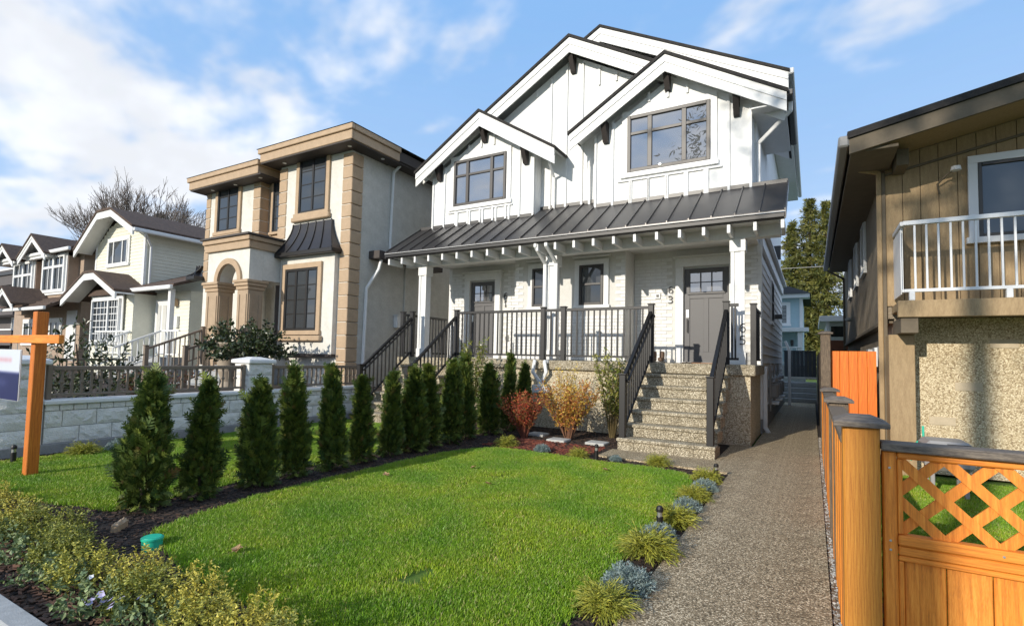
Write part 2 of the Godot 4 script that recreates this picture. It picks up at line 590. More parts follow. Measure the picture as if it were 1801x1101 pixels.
func window_unit(parent: Node, at: Vector3, w: float, h: float, o: Dictionary, turn := 0.0) -> MeshInstance3D:
	var fm: Material = o.get("frame", mat.window_frame)
	var fw: float = o.get("fw", 0.055)
	var dp: float = o.get("deep", 0.05)
	var cols: Array = o.get("cols", [0.0, 1.0])
	var rows: Array = o.get("rows", [0.0, 1.0])
	var glass: Material = o.get("glass", mat.glass)
	var st := begin()
	for sx in [-1, 1]: bx(st, Vector3(sx * (w - fw) / 2, 0, dp / 2), Vector3(fw, h, dp))
	for sy in [-1, 1]: bx(st, Vector3(0, sy * (h - fw) / 2, dp / 2), Vector3(w - 2 * fw, fw, dp))
	for i in range(1, cols.size() - 1): bx(st, Vector3(-w / 2 + cols[i] * w, 0, dp / 2 - 0.003), Vector3(fw * 1.25, h - 2 * fw, dp - 0.006))
	var f := mi(parent, "window", st.commit(), fm, at)
	f.rotation.y = turn
	for i in cols.size() - 1:
		var x0: float = -w / 2 + cols[i] * w + (fw if i == 0 else fw * 0.62)
		var x1: float = -w / 2 + cols[i + 1] * w - (fw if i == cols.size() - 2 else fw * 0.62)
		for j in rows.size() - 1:
			var y0: float = -h / 2 + rows[j] * h + (fw if j == 0 else 0.0)
			var y1: float = -h / 2 + rows[j + 1] * h - (fw if j == rows.size() - 2 else 0.0)
			sub(f, "pane", Vector3((x0 + x1) / 2, (y0 + y1) / 2, dp * 0.35), Vector3(x1 - x0 + 0.01, y1 - y0 + 0.004, 0.008), glass)
			if j > 0: sub(f, "transom", Vector3((x0 + x1) / 2, y0, dp * 0.45), Vector3(x1 - x0, fw * o.get("tw", 0.8), dp * 0.8), fm)
			var grid: Vector2i = o.get("grid", Vector2i(1, 1))
			for g in range(1, grid.x): sub(f, "muntin", Vector3(lerp(x0, x1, float(g) / grid.x), (y0 + y1) / 2, dp * 0.5), Vector3(o.get("mw", 0.02), y1 - y0, 0.018), o.get("mm", fm))
			for g in range(1, grid.y): sub(f, "muntin", Vector3((x0 + x1) / 2, lerp(y0, y1, float(g) / grid.y), dp * 0.5 - 0.002), Vector3(x1 - x0, o.get("mw", 0.02), 0.016), o.get("mm", fm))
			if o.has("slats"):
				for s in int((y1 - y0) / 0.07): sub(f, "blind_slat", Vector3((x0 + x1) / 2, y0 + 0.04 + s * 0.07, dp * 0.35 + 0.006), Vector3(x1 - x0 - 0.02, 0.022, 0.006), mat.blind)
	if o.has("trim"):
		var t: float = o.trim
		var tm: Material = o.get("trim_mat", mat.white_trim)
		var tp: float = o.get("proud", 0.035)
		for sx in [-1, 1]: sub(f, "trim", Vector3(sx * (w + t) / 2, 0, tp / 2), Vector3(t, h, tp), tm)
		sub(f, "trim", Vector3(0, (h + t) / 2, tp / 2 + 0.003), Vector3(w + 2 * t, t, tp), tm)
		if o.get("sill", true): sub(f, "sill", Vector3(0, -(h + t * 0.8) / 2, tp / 2 + 0.012), Vector3(w + 2 * t + 0.06, t * 0.8, tp + 0.03), tm)
	return f

# gable roof with the ridge along z: slabs, doubled rake boards and soffit
func gable_roof(p: Node, cx: float, ay: float, hl: float, hr: float, s: float, z0: float, z1: float, rake := 0.36, m: Material = null, tm: Material = null, thick := 0.07) -> void:
	if m == null: m = mat.shingle
	if tm == null: tm = mat.white_trim
	for side in [[-1.0, hl], [1.0, hr]]:
		var d: float = side[0]
		var h: float = side[1]
		var band := func(a: float, b: float, ex: float) -> Array:
			return [Vector2(cx, ay - a), Vector2(cx + d * (h + ex), ay - s * (h + ex) - a), Vector2(cx + d * (h + ex), ay - s * (h + ex) - b), Vector2(cx, ay - b)]
		prism(p, "roof_slope", band.call(0.0, thick, 0.03), z0 + 0.035, z1, m)
		prism(p, "rake_board", band.call(thick + 0.002, thick + rake * 0.45, 0.0), z0, z0 - 0.035, tm)
		prism(p, "rake_board", band.call(thick + rake * 0.45 + 0.002, thick + rake, 0.0), z0 - 0.02, z0 - 0.05, tm)
		prism(p, "soffit", band.call(thick + 0.004, thick + 0.03, -0.02), z0 - 0.052, z1 + 0.01, tm)

func bracket(p: Node, x: float, y: float, z: float) -> void:
	# a black knee brace that leans out under the rake: a tapering wedge
	prism_x(p, "bracket", [Vector2(z, y), Vector2(z + 0.26, y + 0.02), Vector2(z + 0.28, y - 0.06), Vector2(z + 0.10, y - 0.44), Vector2(z, y - 0.46)], x - 0.055, x + 0.055, mat.bracket)

func stair_flight(p: Node, x0: float, x1: float, zf: float, n: int, run: float, rise: float, m: Material) -> void:
	for k in n:
		var zz := zf - run * k
		box(p, "step", Vector3(x0, rise * k if k else 0.0, zz - run - 0.25), Vector3(x1, rise * (k + 1) - 0.055, zz - 0.03), m, 0.004)
		box(p, "tread", Vector3(x0 - 0.012, rise * (k + 1) - 0.053, zz - run - 0.02), Vector3(x1 + 0.012, rise * (k + 1), zz), m, 0.012)

# guard rail between two floor points: top rail with bottom rail and pickets as its pieces
func guard(p: Node, a: Vector3, b: Vector3, h: float, m: Material, gap := 0.118, pick := 0.028, extra := false) -> void:
	var up := Vector3(0, h, 0)
	var top := bar(p, "railing", a + up, b + up, 0.06, 0.055, m)
	var low := Vector3(0, 0.10, 0)
	bar(top, "bottom_rail", a + low, b + low, 0.04, 0.04, m)
	if extra: bar(top, "handrail", a + up + Vector3(0.07, -0.06, 0), b + up + Vector3(0.07, -0.06, 0), 0.035, 0.035, m)
	var flat := Vector2(b.x - a.x, b.z - a.z).length()
	var n := int(flat / gap)
	for i in range(1, n):
		var q := a.lerp(b, float(i) / n)
		mi(top, "picket", box_mesh(Vector3(pick, h - 0.13, pick), 0.002), m, q + Vector3(0, 0.10 + (h - 0.13) / 2, 0))

func newel(p: Node, at: Vector3, h: float, m: Material, w := 0.10) -> void:
	var n := box(p, "newel_post", at + Vector3(-w / 2, 0, -w / 2), at + Vector3(w / 2, h, w / 2), m)
	box(n, "cap", at + Vector3(-w / 2 - 0.012, h, -w / 2 - 0.012), at + Vector3(w / 2 + 0.012, h + 0.025, w / 2 + 0.012), m)

func digits(p: Node, txt: String, at: Vector3, size: float, turn := 0.0) -> void:
	var f := SystemFont.new()
	f.font_names = PackedStringArray(["Droid Sans"])
	for i in txt.length():
		var t := TextMesh.new()
		t.font = f
		t.text = txt[i]
		t.font_size = 64
		t.pixel_size = size / 48.0
		t.depth = 0.012
		var o := mi(p, "house_number", t, mat.ink, at - Vector3(0, size * 1.28 * i, 0))
		o.rotation.y = turn

func white_house() -> void:
	var h := thing("white_house", "white board-and-batten duplex with black window frames, three gables and a metal porch roof", "house", Vector3(-4.92, 0, -12.0))
	var W: Material = mat.white
	var T: Material = mat.white_trim
	# bodies
	box(h, "foundation", Vector3(-8.85, 0, -11.80), Vector3(-0.94, 1.21, -9.85), mat.pebble_foundation)
	box(h, "ground_floor", Vector3(-8.9, 0, -20.7), Vector3(-0.955, 3.95, -11.82), mat.white)
	box(h, "upper_floor", Vector3(-8.9, 3.952, -20.7), Vector3(-0.95, 6.55, -11.37), mat.white)
	prism(h, "gable_wall", [Vector2(-8.9, 3.9), Vector2(-0.955, 3.9), Vector2(-0.955, 6.45), Vector2(-4.96, 8.78), Vector2(-8.9, 6.48)], -11.35, -11.9, W)
	# porch slab
	box(h, "porch_slab", Vector3(-8.93, 1.212, -11.80), Vector3(-0.86, 1.40, -9.78), mat.aggregate_step, 0.015)
	# lower front walls: brick recesses with the doors and a block between them that stands forward
	box(h, "brick_backing", Vector3(-3.56, 1.402, -11.9), Vector3(-0.95, 3.93, -11.815), mat.mortar)
	box(h, "brick_backing", Vector3(-8.8, 1.402, -11.9), Vector3(-6.37, 3.93, -11.815), mat.mortar)
	box(h, "brick_backing", Vector3(-6.365, 1.402, -11.88), Vector3(-3.565, 3.93, -11.135), mat.mortar)
	brick_field(h, -3.56, -0.92, 1.41, 3.72, -11.815, [Rect2(-2.62, 1.3, 1.30, 2.5)], false)
	brick_field(h, -8.80, -6.37, 1.41, 3.72, -11.815, [Rect2(-8.30, 1.3, 1.10, 2.5)], true)
	brick_field(h, -6.365, -3.565, 1.41, 3.72, -11.135, [Rect2(-4.80, 2.45, 0.90, 1.4), Rect2(-6.02, 2.45, 0.90, 1.4)], true)
	box(h, "porch_ceiling", Vector3(-9.2, 3.935, -11.36), Vector3(-0.45, 3.95, -9.8), T)
	# doors
	front_door(h, -1.985, 0.90)
	front_door(h, -7.72, 0.78)
	# lower windows
	var wo := {"frame": mat.window_frame, "rows": [0.0, 0.52, 1.0], "fw": 0.06, "trim": 0.12, "glass": mat.glass, "deep": 0.06}
	window_unit(h, Vector3(-4.35, 3.13, -11.122), 0.58, 0.92, wo)
	window_unit(h, Vector3(-5.57, 3.13, -11.122), 0.58, 0.92, wo)
	for x in [-4.35, -5.57]: box(h, "window_head", Vector3(x - 0.46, 3.76, -11.12), Vector3(x + 0.46, 3.80, -11.06), T)
	# columns
	for x in [-8.52, -4.92, -1.18]:
		var c := box(h, "porch_column", Vector3(x - 0.10, 1.40, -10.40), Vector3(x + 0.10, 3.70, -10.20), T)
		box(c, "column_board", Vector3(x - 0.118, 1.62, -10.201), Vector3(x - 0.055, 3.46, -10.18), T)
		box(c, "column_board", Vector3(x + 0.055, 1.62, -10.201), Vector3(x + 0.118, 3.46, -10.18), T)
		box(c, "capital", Vector3(x - 0.135, 3.46, -10.435), Vector3(x + 0.135, 3.695, -10.165), T)
		box(c, "plinth", Vector3(x - 0.135, 1.402, -10.435), Vector3(x + 0.135, 1.62, -10.165), T)
	digits(h, "63", Vector3(-2.74, 3.02, -11.79), 0.17)
	digits(h, "61", Vector3(-7.02, 3.06, -11.79), 0.17)
	digits(h, "65", Vector3(-1.10, 2.06, -10.176), 0.17)
	# fittings on the wall
	for q in [[-3.02, 2.90], [-6.72, 2.72]]:
		var b := box(h, "door_camera", Vector3(q[0] - 0.06, q[1] - 0.06, -11.80), Vector3(q[0] + 0.06, q[1] + 0.06, -11.765), T)
		box(b, "lens", Vector3(q[0] - 0.028, q[1] - 0.028, -11.764), Vector3(q[0] + 0.028, q[1] + 0.028, -11.755), mat.charcoal)
	for q in [[-3.17, 1.95], [-6.95, 1.95]]:
		var b2 := box(h, "outlet_cover", Vector3(q[0] - 0.05, q[1] - 0.08, -11.80), Vector3(q[0] + 0.05, q[1] + 0.08, -11.74), T)
		box(b2, "outlet_face", Vector3(q[0] - 0.03, q[1] - 0.055, -11.739), Vector3(q[0] + 0.03, q[1] + 0.04, -11.732), mat.grey_plastic)
	# beam, rafter tails, gutter, roof
	box(h, "porch_beam", Vector3(-9.10, 3.70, -10.42), Vector3(-0.48, 3.933, -10.20), T)
	box(h, "eave_board", Vector3(-9.28, 3.90, -10.195), Vector3(-0.42, 3.93, -9.765), mat.white)
	for i in 22:
		var x: float = -9.22 + i * 0.4185
		box(h, "rafter_tail", Vector3(x - 0.028, 3.70, -10.195), Vector3(x + 0.028, 3.858, -9.69), T)
	box(h, "gutter", Vector3(-9.32, 3.862, -9.76), Vector3(-0.38, 3.964, -9.63), mat.black_metal, 0.02)
	box(h, "gutter_lip", Vector3(-9.32, 3.9645, -9.642), Vector3(-0.38, 3.974, -9.624), mat.white_trim, 0.006)
	porch_roof(h)
	# ---- left bay
	var zb := -11.0
	prism(h, "bay_wall", [Vector2(-8.93, 4.0), Vector2(-5.80, 4.0), Vector2(-5.80, 6.45), Vector2(-7.25, 7.25), Vector2(-8.93, 6.25)], zb, -11.5, W)
	gable_roof(h, -7.25, 7.70, 2.02, 2.12, 0.63, -10.65, -13.2)
	window_unit(h, Vector3(-7.39, 5.99, zb), 1.60, 1.22, {"cols": [0.0, 0.27, 0.735, 1.0], "rows": [0.0, 0.66, 1.0], "fw": 0.07, "trim": 0.13, "sill": true, "deep": 0.07, "glass": mat.glass_mirror})
	battens(h, -8.93, -5.80, zb, 4.72, -7.25, 7.30, 0.63, [[-8.35, -6.43, 5.3, 6.85]], 0.39)
	battens_range(h, [-8.08, -7.68, -7.28, -6.88, -6.50], zb, 4.72, 5.22)
	box(h, "band_board", Vector3(-8.38, 5.215, zb), Vector3(-6.40, 5.26, zb + 0.04), T)
	for q in [[-8.66, 6.60], [-7.25, 7.40], [-6.03, 6.62]]: bracket(h, q[0], q[1], zb)
	# ---- right bay
	prism(h, "bay_wall", [Vector2(-4.27, 4.0), Vector2(-1.0, 4.0), Vector2(-1.0, 6.62), Vector2(-2.63, 7.45), Vector2(-4.27, 6.45)], zb, -12.6, W)
	gable_roof(h, -2.63, 7.90, 2.13, 2.24, 0.605, -10.65, -13.4)
	window_unit(h, Vector3(-2.635, 6.165, zb), 1.72, 1.26, {"cols": [0.0, 0.285, 0.70, 1.0], "rows": [0.0, 0.68, 1.0], "fw": 0.075, "trim": 0.13, "deep": 0.07, "glass": mat.glass_mirror})
	battens(h, -4.27, -1.0, zb, 4.75, -2.63, 7.50, 0.605, [[-3.67, -1.6, 5.4, 7.05]], 0.41)
	battens_range(h, [-3.42, -3.04, -2.66, -2.27, -1.88], zb, 4.75, 5.40)
	box(h, "band_board", Vector3(-3.72, 5.355, zb), Vector3(-1.55, 5.40, zb + 0.04), T)
	for q in [[-3.99, 6.75], [-2.63, 7.62], [-1.28, 6.78]]: bracket(h, q[0], q[1], zb)
	# ---- main gable
	gable_roof(h, -4.96, 9.16, 4.35, 4.52, 0.585, -11.0, -14.2)
	battens(h, -8.9, -0.955, -11.35, 4.8, -4.96, 8.74, 0.585, [[-9.0, -5.75, 0.0, 8.0], [-4.32, -0.9, 0.0, 7.9]], 0.41)
	bracket(h, -4.96, 8.80, -11.35)
	# ---- rear, higher gable
	gable_roof(h, -4.9, 10.47, 4.5, 4.47, 0.54, -12.9, -23.0, 0.38)
	prism(h, "rear_gable_wall", [Vector2(-8.9, 6.56), Vector2(-0.96, 6.56), Vector2(-0.96, 7.9), Vector2(-4.9, 10.05), Vector2(-8.9, 7.9)], -13.25, -20.7, W)
	# eaves along the right-hand side
	box(h, "eave_gutter", Vector3(-0.44, 7.93, -23.0), Vector3(-0.32, 8.07, -12.9), mat.white_trim, 0.02)
	box(h, "eave_soffit", Vector3(-0.95, 7.80, -22.9), Vector3(-0.44, 7.83, -12.95), T)
	box(h, "eave_gutter", Vector3(-0.40, 6.42, -13.3), Vector3(-0.28, 6.55, -10.70), mat.charcoal, 0.02)
	box(h, "eave_soffit", Vector3(-1.0, 6.30, -13.3), Vector3(-0.41, 6.33, -10.72), T)
	spout(h, "downspout", [Vector3(-0.34, 6.42, -11.0), Vector3(-0.34, 6.25, -11.0), Vector3(-0.92, 5.85, -11.35), Vector3(-0.92, 4.85, -11.35)], 0.075, T)
	for i in 6: box(h, "batten", Vector3(-1.0, 4.5, -11.12 - i * 0.24), Vector3(-0.985, 6.3, -11.16 - i * 0.24), W)
	# downspouts on the front
	spout(h, "downspout", [Vector3(-5.36, 6.22, -10.80), Vector3(-5.36, 6.05, -10.90), Vector3(-5.42, 5.85, -11.28), Vector3(-5.42, 4.85, -11.30)], 0.06, T)
	spout(h, "downspout", [Vector3(-4.50, 6.15, -11.22), Vector3(-4.50, 4.85, -11.30)], 0.06, T)
	for q in [[-5.07, -4.99, -0.06], [-4.82, -4.72, 0.06]]:
		spout(h, "downspout", [Vector3(q[0], 3.87, -9.69), Vector3(q[0], 3.80, -9.69), Vector3(q[1] - 0.06, 3.50, -10.13), Vector3(q[1] - 0.06, 1.42, -10.13)], 0.075, T)
	for q in [-5.08, -4.77]:
		spout(h, "downspout", [Vector3(q, 1.37, -9.76), Vector3(q - 0.04 * sign(q + 4.92), 1.37, -9.70), Vector3(q, 1.15, -9.70), Vector3(-4.92 + 0.03 * sign(q + 4.92), 0.96, -9.76), Vector3(-4.92 + 0.03 * sign(q + 4.92), 0.85, -9.78)], 0.07, T)
	box(h, "drain_box", Vector3(-5.10, 0.72, -9.84), Vector3(-4.74, 0.88, -9.70), T)
	# ---- stairs and railings
	var A: Material = mat.aggregate_step
	stair_flight(h, -2.72, -1.26, -8.10, 6, 0.28, 0.2, A)
	stair_flight(h, -8.62, -7.18, -8.10, 6, 0.28, 0.2, A)
	var B: Material = mat.black_metal
	for xs in [[-2.66, -1.33], [-8.55, -7.20]]:
		for x in xs:
			newel(h, Vector3(x, 0.2, -8.20), 1.0, B)
			newel(h, Vector3(x, 1.40, -9.88), 1.10, B)
			guard(h, Vector3(x, 0.22, -8.24), Vector3(x, 1.42, -9.84), 0.93, B, 0.118, 0.028, x == xs[0])
	var spans := [[-7.16, -4.99], [-4.89, -4.52], [-4.42, -2.70]]
	for s in spans: guard(h, Vector3(s[0], 1.40, -9.88), Vector3(s[1], 1.40, -9.88), 1.05, B)
	guard(h, Vector3(-1.29, 1.40, -9.88), Vector3(-1.13, 1.40, -9.88), 1.05, B, 0.053)
	for x in [-4.94, -4.47]: newel(h, Vector3(x, 1.40, -9.88), 1.10, B)
	newel(h, Vector3(-0.94, 1.40, -10.42), 1.10, B)
	guard(h, Vector3(-0.94, 1.40, -10.46), Vector3(-0.94, 1.40, -11.7), 1.05, B)
	guard(h, Vector3(-8.85, 1.40, -9.93), Vector3(-8.85, 1.40, -11.7), 1.05, B)
	newel(h, Vector3(-8.85, 1.40, -9.88), 1.10, B)
	# ---- right-hand side wall: lap siding below, smooth above the belt, window, pipes
	var S: Material = mat.white
	var y := 0.50
	while y < 3.70:
		bar(h, "siding_board", Vector3(-0.938, y + 0.09, -20.68), Vector3(-0.938, y + 0.09, -11.93), 0.02, 0.195, S)
		box(h, "siding_lip", Vector3(-0.945, y - 0.012, -20.68), Vector3(-0.912, y + 0.012, -11.93), S, 0.003)
		y += 0.19
	box(h, "corner_board", Vector3(-0.99, 0.3, -11.93), Vector3(-0.90, 3.94, -11.81), S)
	box(h, "belt_board", Vector3(-0.95, 3.86, -20.7), Vector3(-0.88, 4.12, -11.83), T)
	box(h, "side_eave", Vector3(-0.97, 4.13, -20.7), Vector3(-0.78, 4.19, -11.4), T)
	window_unit(h, Vector3(-0.93, 3.02, -15.1), 0.75, 1.05, {"trim": 0.09, "glass": mat.glass_dark, "rows": [0.0, 0.5, 1.0]}, PI / 2)
	prism_x(h, "vent_hood", [Vector2(-15.6, 4.22), Vector2(-15.6, 4.60), Vector2(-15.5, 4.45), Vector2(-15.4, 4.22)], -0.95, -0.72, mat.charcoal)
	box(h, "wall_lamp", Vector3(-0.92, 2.70, -16.6), Vector3(-0.74, 2.82, -16.45), mat.charcoal)
	spout(h, "downspout", [Vector3(-0.86, 1.35, -11.95), Vector3(-0.86, 0.12, -11.95), Vector3(-0.80, 0.03, -11.9)], 0.08, S)
	spout(h, "downspout", [Vector3(-0.82, 2.2, -20.6), Vector3(-0.70, 1.9, -20.5), Vector3(-0.70, 0.05, -20.4)], 0.09, T)
	# gas meters and their pipes
	for k in 3:
		var z := -13.4 - k * 1.5
		pipe(h, "gas_pipe", [Vector3(-0.86, 1.42, z), Vector3(-0.86, 0.35, z)], 0.025, mat.grey_plastic)
		pipe(h, "gas_pipe", [Vector3(-0.86, 1.0, z), Vector3(-0.80, 1.0, z - 0.3), Vector3(-0.80, 1.15, z - 0.9)], 0.022, mat.grey_plastic)
		var g := box(h, "gas_meter", Vector3(-0.91, 0.62, z - 0.75), Vector3(-0.72, 0.95, z - 0.42), mat.grey_plastic, 0.03)
		lathe_part(g, "regulator", [Vector2(0.0, -0.05), Vector2(0.09, -0.05), Vector2(0.09, 0.03), Vector2(0.0, 0.05)], mat.grey_plastic, Vector3(-0.82, 1.06, z - 0.6))
		box(h, "meter_shelf", Vector3(-0.93, 0.48, z - 0.9), Vector3(-0.70, 0.53, z - 0.3), T)
	# basement steps guard wall at the foot
	box(h, "side_plinth", Vector3(-0.95, 0.0, -20.7), Vector3(-0.90, 0.49, -11.83), mat.grey_block)

func brick_field(p: Node, x0: float, x1: float, y0: float, y1: float, z: float, holes: Array, joined: bool) -> void:
	var bw := 0.245
	var bh := 0.078
	var st := begin()
	var row := 0
	var y := y0
	while y + bh * 0.6 < y1:
		var x: float = x0 - (bw * 0.5 if row % 2 else 0.0)
		while x < x1:
			var a: float = max(x + 0.005, x0)
			var b: float = min(x + bw - 0.005, x1)
			var free := b - a > 0.04
			for r in holes:
				if b > r.position.x and a < r.end.x and y + bh > r.position.y and y < r.end.y: free = false
			if free:
				var d := 0.012 + rng.randf() * 0.004
				if joined: bx(st, Vector3((a + b) / 2, y + bh / 2, z + d / 2) - Vector3(x0, y0, z), Vector3(b - a, bh - 0.010, d), Basis(), 0.003)
				else: mi(p, "brick", box_mesh(Vector3(snappedf(b - a, 0.02), bh - 0.010, 0.015), 0.003), mat.white_brick, Vector3((a + b) / 2, y + bh / 2, z + d - 0.0075))
			x += bw
		y += bh
		row += 1
	if joined:
		var o := mi(p, "brickwork", st.commit(), mat.white_brick, Vector3(x0, y0, z))
		o.set_meta("kind", "stuff")

func front_door(p: Node, x: float, w: float) -> void:
	var z := -11.80
	var D: Material = mat.door_grey
	var y0 := 1.41
	var d := box(p, "door", Vector3(x - w / 2, y0 + 0.02, z - 0.02), Vector3(x + w / 2, y0 + 2.06, z), D)
	# stiles and rails stand proud of the panels
	for sx in [-1, 1]: box(d, "stile", Vector3(x + sx * (w / 2 - 0.055) - 0.055, y0 + 0.02, z + 0.001), Vector3(x + sx * (w / 2 - 0.055) + 0.055, y0 + 2.06, z + 0.018), D)
	box(d, "stile", Vector3(x - 0.05, y0 + 0.24, z + 0.001), Vector3(x + 0.05, y0 + 1.40, z + 0.016), D)
	for r in [[0.02, 0.24], [1.40, 1.54], [1.97, 2.06]]: box(d, "rail", Vector3(x - w / 2 + 0.11, y0 + r[0], z + 0.001), Vector3(x + w / 2 - 0.11, y0 + r[1], z + 0.017), D)
	for i in 3:
		for j in 2:
			var gw := (w - 0.22) / 3.0
			box(d, "pane", Vector3(x - w / 2 + 0.11 + gw * i + 0.012, y0 + 1.545 + 0.213 * j, z + 0.001), Vector3(x - w / 2 + 0.11 + gw * (i + 1) - 0.012, y0 + 1.745 + 0.213 * j, z + 0.008), mat.glass_mirror)
	for i in [1, 2]:
		var gx: float = x - w / 2 + 0.11 + (w - 0.22) / 3.0 * i
		box(d, "muntin", Vector3(gx - 0.014, y0 + 1.54, z + 0.001), Vector3(gx + 0.014, y0 + 1.97, z + 0.018), mat.charcoal)
	box(d, "muntin", Vector3(x - w / 2 + 0.11, y0 + 1.742, z + 0.001), Vector3(x + w / 2 - 0.11, y0 + 1.762, z + 0.016), mat.charcoal)
	box(d, "ledge", Vector3(x - w / 2 + 0.06, y0 + 1.49, z + 0.017), Vector3(x + w / 2 - 0.06, y0 + 1.53, z + 0.045), D)
	box(d, "lock_plate", Vector3(x - w / 2 + 0.035, y0 + 0.98, z + 0.018), Vector3(x - w / 2 + 0.10, y0 + 1.16, z + 0.04), mat.steel)
	bar(d, "handle", Vector3(x - w / 2 + 0.068, y0 + 0.66, z + 0.06), Vector3(x - w / 2 + 0.068, y0 + 0.95, z + 0.06), 0.022, 0.022, mat.black_metal)
	for sx in [-1, 1]: box(p, "door_casing", Vector3(x + sx * (w / 2 + 0.10) - 0.085, 1.402, z - 0.02), Vector3(x + sx * (w / 2 + 0.10) + 0.085, y0 + 2.10, z + 0.09), mat.white_trim)
	box(p, "door_head", Vector3(x - w / 2 - 0.19, y0 + 2.102, z - 0.02), Vector3(x + w / 2 + 0.19, y0 + 2.30, z + 0.085), mat.white_trim)
	box(p, "door_head_cap", Vector3(x - w / 2 - 0.24, y0 + 2.302, z - 0.02), Vector3(x + w / 2 + 0.24, y0 + 2.34, z + 0.13), mat.white_trim)
	box(p, "threshold", Vector3(x - w / 2 - 0.01, 1.402, z - 0.02), Vector3(x + w / 2 + 0.01, 1.43, z + 0.11), mat.steel)

func battens(p: Node, x0: float, x1: float, z: float, y0: float, ax: float, ay: float, s: float, holes: Array, step: float) -> void:
	var n := int(round((x1 - x0) / step))
	for i in n + 1:
		var x: float = lerp(x0 + 0.03, x1 - 0.03, float(i) / n)
		var top: float = ay - s * abs(x - ax)
		var segs := [[y0, top]]
		for q in holes:
			if x > q[0] and x < q[1]:
				var nx := []
				for g in segs:
					if q[2] > g[0]: nx.append([g[0], min(g[1], q[2])])
					if q[3] < g[1]: nx.append([max(g[0], q[3]), g[1]])
				segs = nx
		for g in segs:
			if g[1] - g[0] > 0.06: box(p, "batten", Vector3(x - 0.025, g[0], z), Vector3(x + 0.025, g[1], z + 0.036), mat.white, 0.003)

func battens_range(p: Node, xs: Array, z: float, y0: float, y1: float) -> void:
	for x in xs: box(p, "batten", Vector3(x - 0.025, y0, z), Vector3(x + 0.025, y1, z + 0.036), mat.white, 0.003)

func porch_roof(h: Node) -> void:
	# standing-seam metal: each pan its own sheet, each seam a rib between two pans
	var x0 := -9.30
	var x1 := -0.39
	var n := 23
	var s := 0.655
	var ze := -9.64
	var ye := 3.975
	var root := Vector3(0, ye, ze)
	for i in n:
		var a: float = lerp(x0, x1, float(i) / n)
		var b: float = lerp(x0, x1, float(i + 1) / n)
		var mid := (a + b) / 2
		var zt := -11.34 if (mid > -5.80 and mid < -4.27) else -10.99
		var yt := ye + s * (ze - zt)
		prism_x(h, "roof_pan", [Vector2(ze, ye), Vector2(ze, ye + 0.02), Vector2(zt, yt + 0.02), Vector2(zt, yt)], a + 0.012, b - 0.012, mat.roof_metal)
		if i > 0: prism_x(h, "roof_seam", [Vector2(ze, ye), Vector2(ze, ye + 0.052), Vector2(zt, yt + 0.052), Vector2(zt, yt)], a - 0.011, a + 0.011, mat.roof_metal)
	for x in [x0, x1]: prism_x(h, "roof_edge", [Vector2(ze, ye - 0.12), Vector2(ze, ye + 0.055), Vector2(-11.0, ye + s * 1.36 + 0.055), Vector2(-11.0, ye + s * 1.36 - 0.12)], x - 0.014, x + 0.014, mat.charcoal)
	# flashing where the roof meets the walls
	for q in [[-9.3, -5.80, -10.985], [-4.27, -0.39, -10.985], [-5.80, -4.27, -11.33]]:
		box(h, "flashing", Vector3(q[0], ye + s * (ze - q[2]) - 0.02, q[2] - 0.03), Vector3(q[1], ye + s * (ze - q[2]) + 0.09, q[2] + 0.012), mat.charcoal, 0.004)

# ------------------------------------------------------------------ beige house
func cornice(p: Node, x0: float, x1: float, zf: float, zb: float, y0: float, y1: float, m: Material) -> void:
	# stepped fascia on the front and on both ends
	var ym: float = lerp(y0, y1, 0.62)
	for q in [[y0, ym, 0.0], [ym + 0.002, y1, 0.05]]:
		var e: float = q[2]
		box(p, "fascia", Vector3(x0 - e, q[0], zf - 0.06), Vector3(x1 + e, q[1], zf + e), m, 0.012)
		box(p, "fascia", Vector3(x1 - 0.06, q[0], zb), Vector3(x1 + e - 0.002, q[1], zf - 0.062), m, 0.012)
		box(p, "fascia", Vector3(x0 - e + 0.002, q[0], zb), Vector3(x0 + 0.06, q[1], zf - 0.062), m, 0.012)

func hip(p: Node, called: String, x0: float, x1: float, z0: float, z1: float, y: float, rise: float, inset: float, m: Material) -> void:
	var st := begin()
	var c := Vector3((x0 + x1) / 2, y, (z0 + z1) / 2)
	var a := [Vector3(x0, y, z0) - c, Vector3(x1, y, z0) - c, Vector3(x1, y, z1) - c, Vector3(x0, y, z1) - c]
	var b := [Vector3(x0 + inset, y + rise, z0 - inset) - c, Vector3(x1 - inset, y + rise, z0 - inset) - c, Vector3(x1 - inset, y + rise, z1 + inset) - c, Vector3(x0 + inset, y + rise, z1 + inset) - c]
	for i in 4: face(st, [a[i], a[(i + 1) % 4], b[(i + 1) % 4], b[i]], (a[i] + a[(i + 1) % 4]) * 0.5 + Vector3.UP)
	face(st, b, Vector3.UP)
	face(st, a, Vector3.DOWN)
	mi(p, called, st.commit(), m, c)

